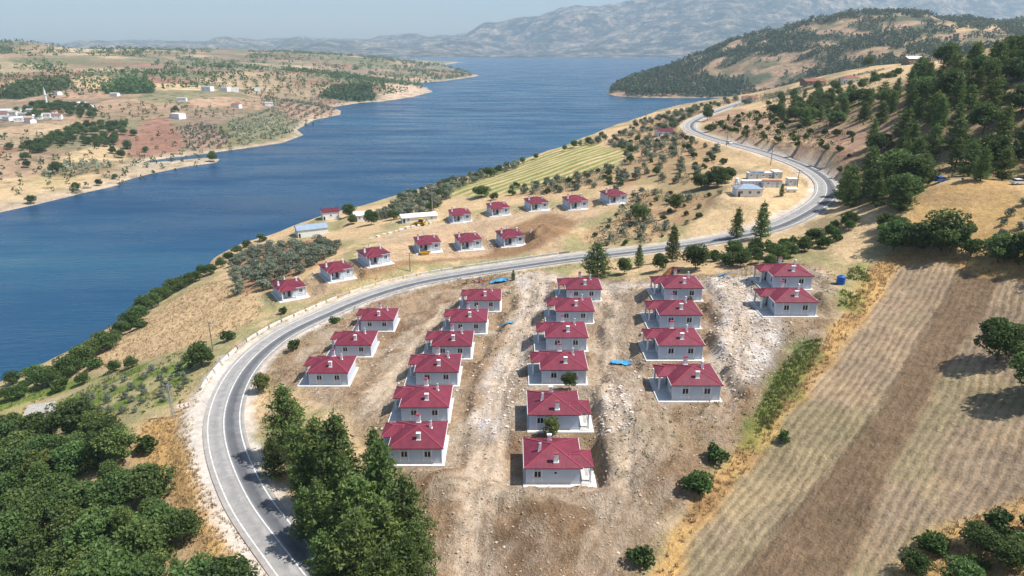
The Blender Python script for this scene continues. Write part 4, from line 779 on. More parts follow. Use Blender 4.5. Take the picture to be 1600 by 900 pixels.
o = link('mountains', submesh('mountains', np.stack([X, Y, Z], -1), Fq, {}), M['mountain']); tag(o, kind='structure')

# the lake, one sheet that reaches the horizon
me = np_mesh('lake', [(-12500, -2500, 0), (12500, -2500, 0), (12500, 13000, 0), (-12500, 13000, 0)], [(0, 1, 2, 3)])
lake = link('lake', me, M['water']); tag(lake, kind='structure')

# ---------------------------------------------------------------- road with painted lines
def offset_line(P, off):
    t = np.gradient(P[:, :2], axis=0); t /= np.linalg.norm(t, axis=1)[:, None] + 1e-9
    n = np.stack([-t[:, 1], t[:, 0]], -1)
    return P[:, :2] + n * np.asarray(off).reshape(-1, 1) if np.ndim(off) else P[:, :2] + n * off

RD = catmull(ROAD_PTS, 2.0)
seglen = np.concatenate([[0], np.cumsum(np.linalg.norm(np.diff(RD[:, :2], axis=0), axis=1))])
def strip(name, o0, o1, dz, mat, parent=None, n_across=1, across=False, thick=0.0):
    cols = []; us = []
    for k in range(n_across + 1):
        f = k / n_across; p = offset_line(RD, o0 + (o1 - o0) * f)
        cols.append(np.column_stack([p, RD[:, 2] + dz])); us.append(np.full(len(RD), f))
    if thick:
        a = cols[0].copy(); a[:, 2] -= thick; b = cols[-1].copy(); b[:, 2] -= thick
        cols = [a] + cols + [b]; us = [us[0]] + us + [us[-1]]
    nc = len(cols); n = len(RD)
    V = np.stack(cols, 1).reshape(-1, 3); i = np.arange(n * nc).reshape(n, nc)
    Fq = np.stack([i[:-1, :-1], i[1:, :-1], i[1:, 1:], i[:-1, 1:]], -1).reshape(-1, 4)
    V = V.copy(); me = np_mesh(name, V, Fq[:, ::-1], False)
    if across: set_float(me, 'across', np.stack(us, 1).ravel())
    return link(name, me, mat, parent)

HALF = 4.3
road = strip('road', HALF, -HALF, 0.0, M['asphalt'], None, 8, True, 0.5); tag(road, kind='structure')
strip('edge_line', 3.45, 3.20, 0.02, M['line'], road)
strip('edge_line', -3.20, -3.45, 0.02, M['line'], road)
strip('centre_line', 0.14, -0.10, 0.02, M['line'], road)
# ---------------------------------------------------------------- solid builder
class MB:
    def __init__(self): self.v = []; self.f = []
    def add(self, vs, fs):
        b = len(self.v); self.v += [tuple(p) for p in vs]; self.f += [tuple(b + i for i in f) for f in fs]; return self
    def box(self, x0, x1, y0, y1, z0, z1):
        return self.add([(x0, y0, z0), (x1, y0, z0), (x1, y1, z0), (x0, y1, z0), (x0, y0, z1), (x1, y0, z1), (x1, y1, z1), (x0, y1, z1)],
                        [(0, 3, 2, 1), (4, 5, 6, 7), (0, 1, 5, 4), (1, 2, 6, 5), (2, 3, 7, 6), (3, 0, 4, 7)])
    def tube(self, p0, p1, r0, r1=None, n=8, cap=True):
        r1 = r0 if r1 is None else r1
        p0 = Vector(p0); p1 = Vector(p1); d = (p1 - p0).normalized()
        a = d.orthogonal().normalized(); b = d.cross(a)
        vs = []
        for p, r in ((p0, r0), (p1, r1)):
            for k in range(n):
                t = 2 * math.pi * k / n; vs.append(p + a * (r * math.cos(t)) + b * (r * math.sin(t)))
        fs = [(k, (k + 1) % n, n + (k + 1) % n, n + k) for k in range(n)]
        if cap: fs += [tuple(range(n - 1, -1, -1)), tuple(range(n, 2 * n))]
        return self.add(vs, fs)
    def bar(self, p0, p1, w, h):
        p0 = Vector(p0); p1 = Vector(p1); d = (p1 - p0).normalized(); s = d.cross(Vector((0, 0, 1)))
        s = s.normalized() if s.length > 1e-4 else Vector((1, 0, 0)); u = s.cross(d).normalized()
        vs = [p + s * (w / 2 * a) + u * (h / 2 * b) for p in (p0, p1) for a, b in ((-1, -1), (1, -1), (1, 1), (-1, 1))]
        return self.add(vs, [(0, 1, 2, 3), (7, 6, 5, 4), (0, 4, 5, 1), (1, 5, 6, 2), (2, 6, 7, 3), (3, 7, 4, 0)])
    def mesh(self, name, mat=None):
        me = bpy.data.meshes.new(name); me.from_pydata([tuple(p) for p in self.v], [], self.f); me.update()
        if mat is not None: me.materials.append(mat)
        return me
    def build(self, name, mat, parent=None):
        return link(name, self.mesh(name, mat), None, parent)

def empty(name, loc, rz=0.0):
    o = bpy.data.objects.new(name, None); o.empty_display_size = 0.5; C.objects.link(o)
    o.location = loc; o.rotation_euler = (0, 0, rz); return o

def copy_tree(o, parent=None):
    c = o.copy(); C.objects.link(c); c.parent = parent
    for ch in list(o.children): copy_tree(ch, c)
    return c

def tile_attr(me, fn):
    a = me.attributes.new('tile', 'FLOAT_COLOR', 'POINT')
    for i, v in enumerate(me.vertices):
        u, w = fn(v.co); a.data[i].color = (u, w, 0, 1)

def hip_roof(name, x0, x1, y0, y1, z, ridge, mat, parent, thick=0.10, ridge_pts=None):
    """four slopes as separate sheets (so that tile courses run down each) closed underneath"""
    A, B, Cc_, D = Vector((x0, y0, z)), Vector((x1, y0, z)), Vector((x1, y1, z)), Vector((x0, y1, z))
    p, q = (Vector(ridge_pts[0]), Vector(ridge_pts[1])) if ridge_pts else (Vector(((x0 + x1) / 2, (y0 + y1) / 2 - 0.05, z + ridge)), Vector(((x0 + x1) / 2, (y0 + y1) / 2 + 0.05, z + ridge)))
    m = MB(); slopes = [([A, B, p], 'x'), ([B, Cc_, q, p], 'y'), ([Cc_, D, q], 'x'), ([D, A, p, q], 'y')]
    if ridge_pts and abs(p.y - q.y) < 1e-6:      # ridge along x
        slopes = [([A, B, q, p], 'x'), ([B, Cc_, q], 'y'), ([Cc_, D, p, q], 'x'), ([D, A, p], 'y')]
    tags = []
    for pts, ax in slopes:
        m.add(pts, [tuple(range(len(pts)))])
        for c in pts:
            e = pts[0]; dirv = (pts[1] - pts[0]).normalized(); dd = c - e
            u = dd.dot(dirv); w = (dd - dirv * u).length; tags.append((u, w))
    low = [c - Vector((0, 0, thick)) for c in (A, B, Cc_, D)]
    m.add([A, B, Cc_, D] + low, [(0, 4, 5, 1), (1, 5, 6, 2), (2, 6, 7, 3), (3, 7, 4, 0), (7, 6, 5, 4)])
    tags += [(0, 0)] * 8
    me = m.mesh(name, mat)
    a = me.attributes.new('tile', 'FLOAT_COLOR', 'POINT')
    for i, (u, w) in enumerate(tags): a.data[i].color = (u, w, 0, 1)
    o = link(name, me, None, parent)
    caps = MB()
    for s, e in ((A, p), (D, q) if not (ridge_pts and abs(p.y - q.y) < 1e-6) else (D, p), (B, p) if not (ridge_pts and abs(p.y - q.y) < 1e-6) else (B, q), (Cc_, q), (p, q)):
        if (e - s).length > 0.3: caps.bar(s + Vector((0, 0, 0.03)), e + Vector((0, 0, 0.03)), 0.20, 0.07)
    caps.build('ridge_cap', M['roofcap'], o)
    return o

M['roofcap'] = plain('ridge_cap_red', (0.33, 0.055, 0.085), 0.45, 0.1, 2.0)
M['plinth'] = plain('plinth_grey', (0.50, 0.51, 0.53), 0.9, 0.12, 1.0)

def window(parent, cx, cz, w, h, face, pos, surround=None, z_plinth=0.45):
    """face: '-y', '+y', '-x' ; pos = wall plane coordinate; frame, two panes, sill"""
    def bx(m, a0, a1, d0, d1, z0, z1):
        if face == '-y': m.box(a0, a1, pos - d1, pos - d0, z0, z1)
        elif face == '+y': m.box(a0, a1, pos + d0, pos + d1, z0, z1)
        elif face == '-x': m.box(pos - d1, pos - d0, a0, a1, z0, z1)
        else: m.box(pos + d0, pos + d1, a0, a1, z0, z1)
    t = 0.09
    m = MB()
    bx(m, cx - w / 2, cx + w / 2, 0, 0.07, cz + h / 2 - t, cz + h / 2); bx(m, cx - w / 2, cx + w / 2, 0, 0.07, cz - h / 2, cz - h / 2 + t)
    bx(m, cx - w / 2, cx - w / 2 + t, 0, 0.07, cz - h / 2 + t, cz + h / 2 - t); bx(m, cx + w / 2 - t, cx + w / 2, 0, 0.07, cz - h / 2 + t, cz + h / 2 - t)
    two = w > 0.8
    if two: bx(m, cx - t / 2, cx + t / 2, 0, 0.07, cz - h / 2 + t, cz + h / 2 - t)
    f = m.build('window', M['white'], parent)
    for a0, a1 in (((cx - w / 2 + t, cx - t / 2), (cx + t / 2, cx + w / 2 - t)) if two else ((cx - w / 2 + t, cx + w / 2 - t),)):
        g = MB(); bx(g, a0, a1, 0.004, 0.02, cz - h / 2 + t, cz + h / 2 - t); g.build('pane', M['glass'], f)
    s = MB(); bx(s, cx - w / 2 - 0.1, cx + w / 2 + 0.1, 0.0, 0.14, cz - h / 2 - 0.08, cz - h / 2); s.build('sill', M['white'], f)
    if surround:
        for sx in (-1, 1):
            s = MB(); x0 = cx + sx * (w / 2 + 0.12); bx(s, x0 - 0.08, x0 + 0.08, 0, 0.05, z_plinth + 0.01, surround); s.build('surround', M['white'], f)
    return f

EAVE = 3.35; PL = 0.45
def make_house():
    t = empty('village_house', (0, 0, 0))
    BX, BY = 4.55, 4.35
    m = MB(); m.box(-BX, BX, -BY, BY, PL, EAVE); wl = m.build('wall', M['wall'], t)
    m = MB(); m.box(-BX - 0.04, BX + 0.04, -BY - 0.04, BY + 0.04, -2.4, PL); m.build('plinth', M['plinth'], t)
    m = MB(); m.box(-BX - 0.75, BX + 2.4, -BY - 0.95, BY + 0.75, -2.4, 0.07); m.build('apron', M['slab'], t)
    rf = hip_roof('roof', -5.0, 5.0, -4.8, 4.8, EAVE + 0.12, 1.75, M['roof'], t, 0.16)
    for sx in (-5.03, 5.03):
        g = MB(); g.bar((sx, -4.85, EAVE + 0.05), (sx, 4.85, EAVE + 0.05), 0.10, 0.10); g.build('gutter', M['white'], rf)
    for sx, sy in ((-1, -1), (1, -1), (1, 1)):
        dp = MB(); dp.tube((sx * (BX + 0.06), sy * (BY + 0.02), EAVE - 0.1), (sx * (BX + 0.06), sy * (BY + 0.02), 0.1), 0.05, n=6); dp.build('downpipe', M['white'], rf)
    # chimneys: the tall one on the front slope, a slim vent on the right, a capped one at the back
    for cx, cy, w, d, z0, z1, cap in ((0.35, -2.75, 0.68, 0.50, 3.6, 5.25, 'white'), (2.15, 0.75, 0.45, 0.45, 4.0, 5.55, 'metal'), (-0.5, 3.55, 0.72, 0.50, 3.5, 5.5, 'roofcap')):
        c = MB(); c.box(cx - w / 2, cx + w / 2, cy - d / 2, cy + d / 2, z0, z1); ch = c.build('chimney', M['white'], rf)
        k = MB()
        for sx in (-1, 1):
            for sy in (-1, 1):
                k.box(cx + sx * (w / 2 - 0.05) - 0.04, cx + sx * (w / 2 - 0.05) + 0.04, cy + sy * (d / 2 - 0.05) - 0.04, cy + sy * (d / 2 - 0.05) + 0.04, z1 - 0.02, z1 + 0.16)
        if cap == 'metal': k.tube((cx, cy, z1), (cx, cy, z1 + 0.35), 0.12); k.add([(cx - 0.25, cy - 0.25, z1 + 0.36), (cx + 0.25, cy - 0.25, z1 + 0.36), (cx + 0.25, cy + 0.25, z1 + 0.36), (cx - 0.25, cy + 0.25, z1 + 0.36), (cx, cy, z1 + 0.52)], [(3, 2, 1, 0), (0, 1, 4), (1, 2, 4), (2, 3, 4), (3, 0, 4)])
        else: k.box(cx - w / 2 - 0.08, cx + w / 2 + 0.08, cy - d / 2 - 0.08, cy + d / 2 + 0.08, z1 + 0.16, z1 + 0.24)
        k.build('chimney_cap', M[cap], rf)
        fl = MB(); fl.box(cx - w / 2 - 0.12, cx + w / 2 + 0.12, cy - d / 2 - 0.12, cy + d / 2 + 0.10, z0 + 0.25, z0 + 0.32 + (0.25 if cap != 'metal' else 0.1)); fl.build('flashing', M['white'], rf)
    # windows
    for x in (-2.15, 2.05): window(t, x, 2.05, 1.25, 1.30, '-y', -BY, EAVE)
    window(t, 2.65, 2.05, 1.25, 1.30, '+y', BY, EAVE); window(t, -0.4, 2.35, 0.62, 0.62, '+y', BY)
    window(t, -2.75, 2.05, 1.25, 1.30, '-x', -BX, EAVE); window(t, 3.15, 2.05, 1.25, 1.30, '-x', -BX)
    # porch wing on the -x side
    py0, py1, px = -0.6, 4.1, -BX - 2.0
    d = MB(); d.box(-BX - 0.06, -BX, 0.75, 1.75, PL + 0.02, 2.55); dr = d.build('door', M['door'], t)
    h = MB(); h.box(-BX - 0.12, -BX - 0.06, 0.85, 0.92, 1.45, 1.6); h.build('handle', M['metal'], dr)
    s = MB(); s.box(px - 0.1, -BX, py0, py1, -2.4, PL - 0.02); s.build('porch_floor', M['slab'], t)
    s = MB()
    for k in range(3): s.box(px + 0.2, -BX - 0.3, py1 + 0.3 * k, py1 + 0.3 * (k + 1), -0.9, PL - 0.12 * (k + 1))
    s.build('steps', M['slab'], t)
    hip_roof('porch_roof', px - 0.35, -BX + 1.6, py0 - 0.35, py1 + 0.35, EAVE + 0.10, 0.8, M['roof'], t, 0.14, ((px + 1.75, (py0 + py1) / 2, EAVE + 0.98), (-BX + 1.55, (py0 + py1) / 2, EAVE + 0.98)))
    for y in (py0 + 0.15, py1 - 0.15):
        c = MB(); c.box(px, px + 0.32, y - 0.16, y + 0.16, PL - 0.02, EAVE - 0.02); c.build('column', M['white'], t)
    r = MB()
    for z in (0.75, 1.05, 1.35): r.bar((px + 0.16, py0 + 0.35, z), (px + 0.16, py1 - 1.6, z), 0.04, 0.04)
    for k in range(5): r.bar((px + 0.16, py0 + 0.4 + k * 0.62, PL - 0.02), (px + 0.16, py0 + 0.4 + k * 0.62, 1.36), 0.04, 0.04)
    r.build('railing', M['metal'], t)
    return t

_m = MB(); _m.box(-4.55 - 2.9, 4.55 + 0.55, -4.35 - 0.75, 4.35 + 0.95, -2.4, 0.07); APRON_B = _m.mesh('apron', M['slab'])
COLN = {'A': ('the short column beside the road bend', 3), 'B': ('the long column above the pines', 6), 'C': ('the middle column', 6), 'D': ('the column of four', 4), 'E': ('the pair beside the field', 2),
        'L': ('the lakeside trio below the road bank', 3), 'M': ('the row of three above the road', 3), 'N': ('the back row of five', 5)}
ORD = ['first', 'second', 'third', 'fourth', 'fifth', 'sixth']
proto = make_house()
for i, (hx, hy, hz, rot, key) in enumerate(HOUSES):
    o = proto if i == 0 else copy_tree(proto)
    o.location = (hx, hy, hz); o.rotation_euler = (0, 0, rot)
    if key in ('C5', 'C6'):
        for ch in o.children:
            if ch.name.startswith('apron'): ch.data = APRON_B
    cn, cnt = COLN[key[0]]; k = int(key[1:])
    if key[0] in 'ABCDE':
        near_rank = cnt - k
        lab = 'crimson-roofed house, ' + ('nearest the camera' if near_rank == 0 else 'farthest up' if near_rank == cnt - 1 else ORD[near_rank] + ' from the near end') + ' in ' + cn
    else:
        lab = 'crimson-roofed house with porch, ' + (ORD[k - 1] + ' from the left') + ' in ' + cn
    tag(o, lab, 'house', 'new crimson-roofed village houses')
# ---------------------------------------------------------------- trees
def leaf_quads(P, size, rng, flat=0.0, tint=None, asp=0.6):
    """one small randomly turned quad per point"""
    n = len(P)
    d = rng.normal(size=(n, 3)); d /= np.linalg.norm(d, axis=1)[:, None]
    d[:, 2] *= (1 - flat); d /= np.linalg.norm(d, axis=1)[:, None] + 1e-9
    r = rng.normal(size=(n, 3)); e = np.cross(d, r); e /= np.linalg.norm(e, axis=1)[:, None] + 1e-9
    s = (size * rng.uniform(0.6, 1.4, n))[:, None]
    a = d * s; b = e * s * asp
    V = np.stack([P - a, P - b, P + a, P + b], 1).reshape(-1, 3)
    F = np.arange(4 * n).reshape(n, 4)
    t = rng.uniform(0, 1, n) if tint is None else np.clip(tint + rng.normal(0, 0.15, n), 0, 1)
    return V, F, np.repeat(t, 4)

def limb(m, pts, r0, r1, n=6):
    for i in range(len(pts) - 1):
        a = r0 + (r1 - r0) * i / (len(pts) - 1); b = r0 + (r1 - r0) * (i + 1) / (len(pts) - 1)
        m.tube(pts[i], pts[i + 1], a, b, n, cap=(i == len(pts) - 2))

def crown_mesh(name, P, size, rng, mat, tint=None, flat=0.0, asp=0.6):
    V, F, t = leaf_quads(np.asarray(P), size, rng, flat, tint, asp)
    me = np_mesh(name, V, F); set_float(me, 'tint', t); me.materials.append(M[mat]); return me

def pine_proto(seed, H=10.0, R=3.1, whorls=15, clump=12):
    rng = np.random.default_rng(seed); m = MB()
    lean = rng.normal(0, 0.25, 2)
    tp = [Vector((lean[0] * t * t, lean[1] * t * t, H * t)) for t in (-0.06, 0.25, 0.5, 0.75, 0.97)]
    limb(m, tp, 0.24, 0.04, 7)
    P = []; T = []
    for w in range(whorls):
        t = 0.08 + 0.90 * (w + rng.uniform(-0.3, 0.3)) / whorls
        prof = (1 - t) ** 0.75 * min(1.0, 0.55 + t * 2.2)
        k = int(rng.integers(4, 7)); a0 = rng.uniform(0, 6.28)
        for b in range(k):
            L = R * prof * rng.uniform(0.6, 1.18) + 0.25
            a = a0 + 6.283 * b / k + rng.normal(0, 0.25); up = rng.uniform(0.05, 0.45) + 0.5 * t
            base = np.array([lean[0] * t * t, lean[1] * t * t, H * t]); dirv = np.array([math.cos(a), math.sin(a), 0])
            end = base + dirv * L + np.array([0, 0, up * L * 0.6])
            if L > 0.9: m.tube(base, base + (end - base) * 0.8, 0.05, 0.015, 4, cap=False)
            nc = max(2, int(L * 2.6))
            for c in range(nc):
                f = 0.30 + 0.72 * (c + rng.uniform(0, 0.7)) / nc
                p = base + (end - base) * f + np.array([0, 0, 0.12 * f * f * L])
                side = np.array([-math.sin(a), math.cos(a), 0]) * rng.normal(0, 0.22 * L * (0.4 + 0.4 * f))
                q = p + side
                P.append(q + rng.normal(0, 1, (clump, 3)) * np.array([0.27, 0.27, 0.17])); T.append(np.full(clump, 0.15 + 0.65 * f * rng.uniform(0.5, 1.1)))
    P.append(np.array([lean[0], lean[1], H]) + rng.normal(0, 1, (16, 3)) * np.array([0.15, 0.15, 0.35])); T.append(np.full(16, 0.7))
    P = np.concatenate(P); T = np.concatenate(T)
    return m.mesh('pine_trunk', M['bark']), crown_mesh('pine_crown', P, 0.235, rng, 'pine', T, asp=0.38)

def lobed_proto(seed, mat, H, R, lobes, per, leaf, zc=0.55, squash=1.0, trunk=0.16, name='oak', low=0.17):
    rng = np.random.default_rng(seed); m = MB()
    top = Vector((rng.normal(0, 0.15), rng.normal(0, 0.15), H * 0.5))
    limb(m, [Vector((0, 0, -0.5)), Vector((top.x * 0.4, top.y * 0.4, H * 0.22)), top], trunk, trunk * 0.6, 7)
    P = []; T = []
    for k in range(lobes):
        a = rng.uniform(0, 6.28); u = rng.uniform(-0.75, 1.0); rr = math.sqrt(max(0.0, 1 - u * u * 0.85)) * rng.uniform(0.25, 0.78)
        c = np.array([R * rr * math.cos(a), R * rr * math.sin(a), H * zc + u * H * 0.30 * squash])
        c[2] = max(c[2], H * low)
        lr = R * rng.uniform(0.28, 0.48)
        m.tube(top if c[2] > H * 0.45 else (0, 0, H * 0.25), c, trunk * 0.35, 0.02, 4, cap=False)
        n = int(per * rng.uniform(0.7, 1.3)); d = rng.normal(size=(n, 3)); d /= np.linalg.norm(d, axis=1)[:, None]
        rad = lr * rng.uniform(0.55, 1.08, n) ** 0.6
        p = c + d * rad[:, None] * np.array([1, 1, 0.78])
        p[:, 2] = np.maximum(p[:, 2], H * 0.08 + rng.uniform(0, 0.2, n))
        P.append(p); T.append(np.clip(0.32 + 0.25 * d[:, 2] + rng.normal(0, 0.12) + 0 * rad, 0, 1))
    return m.mesh(name + '_trunk', M['bark']), crown_mesh(name + '_crown', np.concatenate(P), leaf, rng, mat, np.concatenate(T), asp=0.7)

def joined(tr, crn, name):
    """one mesh of trunk and crown for trees too small in the picture to show parts"""
    n1 = len(tr.vertices); v = np.empty(n1 * 3, np.float32); tr.vertices.foreach_get('co', v)
    n2 = len(crn.vertices); w = np.empty(n2 * 3, np.float32); crn.vertices.foreach_get('co', w)
    f = [tuple(p.vertices) for p in tr.polygons] + [tuple(n1 + i for i in p.vertices) for p in crn.polygons]
    me = bpy.data.meshes.new(name); me.from_pydata(np.concatenate([v, w]).reshape(-1, 3).tolist(), [], f)
    me.materials.append(M['bark']); me.materials.append(crn.materials[0])
    idx = np.zeros(len(f), np.int32); idx[len(tr.polygons):] = 1; me.polygons.foreach_set('material_index', idx)
    t = np.zeros(n2, np.float32); crn.attributes['tint'].data.foreach_get('value', t)
    set_float(me, 'tint', np.concatenate([np.zeros(n1, np.float32), t])); me.update()
    return me

PROTO = {'pine': [(10.0,) + pine_proto(s, R=r, whorls=w) for s, r, w in ((1, 3.3, 15), (2, 2.9, 16), (3, 3.6, 14), (4, 3.1, 13), (5, 2.6, 16))],
         'oak': [(8.0,) + lobed_proto(s, 'oak', 8.0, 3.9, 28, 160, 0.235, name='oak') for s in (11, 12, 13, 14)],
         'light': [(8.0,) + lobed_proto(s, 'light', 8.0, 3.6, 24, 130, 0.21, name='oak') for s in (15, 16)],
         'olive': [(4.5,) + lobed_proto(s, 'olive', 4.5, 2.35, 14, 60, 0.24, zc=0.48, squash=1.15, name='olive', trunk=0.13, low=0.16) for s in (21, 22, 23)],
         'bush': [(3.0,) + lobed_proto(s, 'bush', 3.0, 1.9, 12, 80, 0.20, zc=0.5, squash=1.1, trunk=0.08, name='bush', low=0.12) for s in (31, 32, 33)]}
JOINED = {k: [(h, joined(a, b, k + '_tree')) for h, a, b in v] for k, v in PROTO.items()}
TNAME = {'pine': 'pine_tree', 'oak': 'broadleaf_tree', 'light': 'broadleaf_tree', 'olive': 'olive_tree', 'bush': 'shrub'}
TCAT = {'pine': 'tree', 'oak': 'tree', 'light': 'tree', 'olive': 'tree', 'bush': 'shrub'}
TR = np.random.default_rng(77)
n_tree = 0
def plant(kind, x, y, z, h, w, label, group=None, parts=True):
    global n_tree
    n_tree += 1
    pick = int(TR.integers(len(PROTO[kind]))); rz = TR.uniform(0, 6.28)
    H0 = PROTO[kind][pick][0]; s = h / H0; sw = s * w * TR.uniform(0.92, 1.08)
    if parts:
        e = empty(TNAME[kind], (x, y, z - 0.1), rz); e.scale = (sw, sw, s)
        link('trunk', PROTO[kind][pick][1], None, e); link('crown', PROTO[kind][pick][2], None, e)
    else:
        e = link(TNAME[kind], JOINED[kind][pick][1]); e.location = (x, y, z - 0.1); e.rotation_euler = (0, 0, rz); e.scale = (sw, sw, s)
    return tag(e, label, TCAT[kind], group)

def scatter(poly, spacing, n_max, seed, avoid=()):
    poly = np.array(poly); r = np.random.default_rng(seed); pts = []
    lo, hi = poly.min(0), poly.max(0); tries = 0
    cand = r.uniform(lo, hi, (n_max * 60, 2)); cand = cand[inside(poly, cand[:, 0], cand[:, 1])]
    buf = np.empty((n_max, 2)); k = 0
    for a in avoid: cand = cand[np.hypot(cand[:, 0] - a[0], cand[:, 1] - a[1]) >= a[2]]
    for p in cand:
        if k >= n_max: break
        if k and ((buf[:k, 0] - p[0]) ** 2 + (buf[:k, 1] - p[1]) ** 2).min() < spacing * spacing: continue
        buf[k] = p; k += 1
    pts = buf[:k].copy()
    d = seg_dist(ROAD_S, pts[:, 0], pts[:, 1], False)
    return pts[d > 6.5]

AV = [(h[0], h[1], 9.0) for h in HOUSES] + [(v[0], v[1], 7.0) for k, v in AT.items() if k in ('barn', 'redhouse', 'whitehouse', 'longshed', 'bluehouse', 'prefab', 'shed', 'cont_a', 'cont_b', 'cont_c', 'cont_d', 'cont_e')]
for kind, x, y, h, w, label in TREES:
    k = kind
    if label.startswith(('light green', 'yellow-green')): k = 'light'
    grp = None
    if label.startswith('broad dark tree in the belt'): grp = 'shore belt trees'
    if label.startswith('pine filling'): grp = 'inner pines of the roadside stand'
    plant(k, x, y, gz(x, y), h, w, label, grp)

CL = [('lower_left_wood', 4.9, 120, [('oak', 0.5), ('light', 0.24), ('pine', 0.14), ('bush', 0.12)], (4.5, 10.0), 'the wood in the lower corner', True),
      ('young_olives', 4.2, 40, [('olive', 1.0)], (1.6, 2.6), 'the grassy plot outside the bend', True),
      ('olive_orchard', 5.4, 80, [('olive', 1.0)], (3.8, 5.2), 'the orchard above the lake', True),
      ('lakeside_olives', 5.6, 52, [('olive', 0.8), ('oak', 0.2)], (4.0, 5.6), 'the grove behind the white shed', False),
      ('crest_olives', 6.5, 40, [('olive', 0.6), ('oak', 0.4)], (4.2, 6.5), 'the crest above the green field', False),
      ('slope_scrub_a', 7.5, 120, [('olive', 0.55), ('bush', 0.3), ('oak', 0.15)], (3.0, 5.5), 'the tan slope below the far road', False),
      ('slope_scrub_b', 5.5, 36, [('olive', 0.7), ('bush', 0.3)], (3.0, 4.5), 'the strip behind the back houses', False),
      ('slope_scrub_c', 6.5, 40, [('olive', 0.4), ('bush', 0.6)], (1.6, 3.2), 'the tan slope above the middle road', True),
      ('verge_olives', 10.0, 44, [('olive', 0.7), ('oak', 0.3)], (4.0, 6.5), 'the grove beyond the far bend', False),
      ('pine_hill', 8.2, 112, [('pine', 0.82), ('oak', 0.18)], (8.5, 13.5), 'the pine wood on the high slope', True),
      ('pine_spur', 7.5, 46, [('pine', 0.8), ('oak', 0.2)], (7.0, 10.5), 'the spur above the far road', False),
      ('slope_shrubs', 8.5, 60, [('bush', 0.75), ('pine', 0.25)], (2.2, 5.0), 'the bare slope above the road', False),
      ('treeline_right', 3.6, 22, [('oak', 0.8), ('bush', 0.2)], (4.5, 7.0), 'the tree line above the field', True),
      ('hedge_road', 3.8, 34, [('oak', 0.6), ('bush', 0.4)], (3.0, 5.0), 'the hedge below the upper road', True),
      ('corner_bushes', 3.0, 18, [('bush', 0.6), ('oak', 0.4)], (2.8, 4.6), 'the thicket in the field corner', True),
      ('far_grove', 9.0, 34, [('oak', 0.5), ('pine', 0.3), ('bush', 0.2)], (4.5, 8.0), 'the edge of the straw strip on the spur', False),
      ('right_olives', 4.0, 16, [('olive', 1.0)], (1.8, 2.6), 'the plot above the tree line', True)]
KN = {'pine': 'pine', 'oak': 'broadleaf tree', 'light': 'pale tree', 'olive': 'olive tree', 'bush': 'shrub'}
WIDE = {'lower_left_wood': 1.12, 'pine_hill': 1.15, 'pine_spur': 1.3, 'treeline_right': 1.2, 'hedge_road': 1.15, 'olive_orchard': 1.1, 'lakeside_olives': 1.15, 'corner_bushes': 1.2}
def zone(p, lo, hi):
    u, v = (p - lo) / (hi - lo + 1e-6)
    a = 'far-left' if u < 0.2 else 'left' if u < 0.4 else 'centre' if u < 0.6 else 'right' if u < 0.8 else 'far-right'
    b = 'near' if v < 0.2 else 'lower' if v < 0.4 else 'middle' if v < 0.6 else 'upper' if v < 0.8 else 'far'
    return b + ' ' + a
for i, (key, sp, n, mix, (h0, h1), label, parts) in enumerate(CL):
    pts = scatter(CLUSTERS[key], sp, n, 900 + i, AV)
    if len(pts) == 0: continue
    zs = ground_near(pts[:, 0].copy(), pts[:, 1].copy()); lo, hi = pts.min(0), pts.max(0)
    kinds = [a for a, b in mix]; pr = np.array([b for a, b in mix])
    for p, z in zip(pts, zs):
        k = kinds[int(TR.choice(len(kinds), p=pr / pr.sum()))]
        f = TR.uniform(0, 1); h = h0 + (h1 - h0) * f
        if k == 'bush': h = min(h, 4.5) * 0.75
        lab = ('small ' if f < 0.33 else 'tall ' if f > 0.67 else '') + KN[k] + ', ' + zone(p, lo, hi) + ' of ' + label
        plant(k, p[0], p[1], z, h, WIDE.get(key, 1.0), lab, 'trees: ' + key.replace('_', ' '), parts)

# ---------------------------------------------------------------- far bank trees and the headland wood
def far_z(fn, x, y): return fn(*arr(x, y))
for i, (x, y, h) in enumerate(LEFT_SINGLE):
    plant('oak', x, y, float(left_h(*arr(x, y))[0]), h, 1.1, 'lone round tree on the tip of the far spit' if i == 0 else 'dark tree standing alone on the straw fields across the lake', None if i == 0 else 'single trees on the far fields', False)
for key, n, sp, h0, h1, lab in (('belt', 45, 7, 6, 10, 'dark tree in the long belt across the far fields'), ('belt2', 18, 7, 6, 9, 'dark tree in the short belt beside the brown field'), ('village', 50, 9, 7, 11, 'dark tree among the far village houses')):
    pts = scatter(LTREES[key], sp, n, 40 + n)
    zs = left_h(pts[:, 0].copy(), pts[:, 1].copy())
    for (x, y), z in zip(pts, zs): plant('oak', x, y, z, TR.uniform(h0, h1), 1.15, lab, 'trees: far ' + key, False)

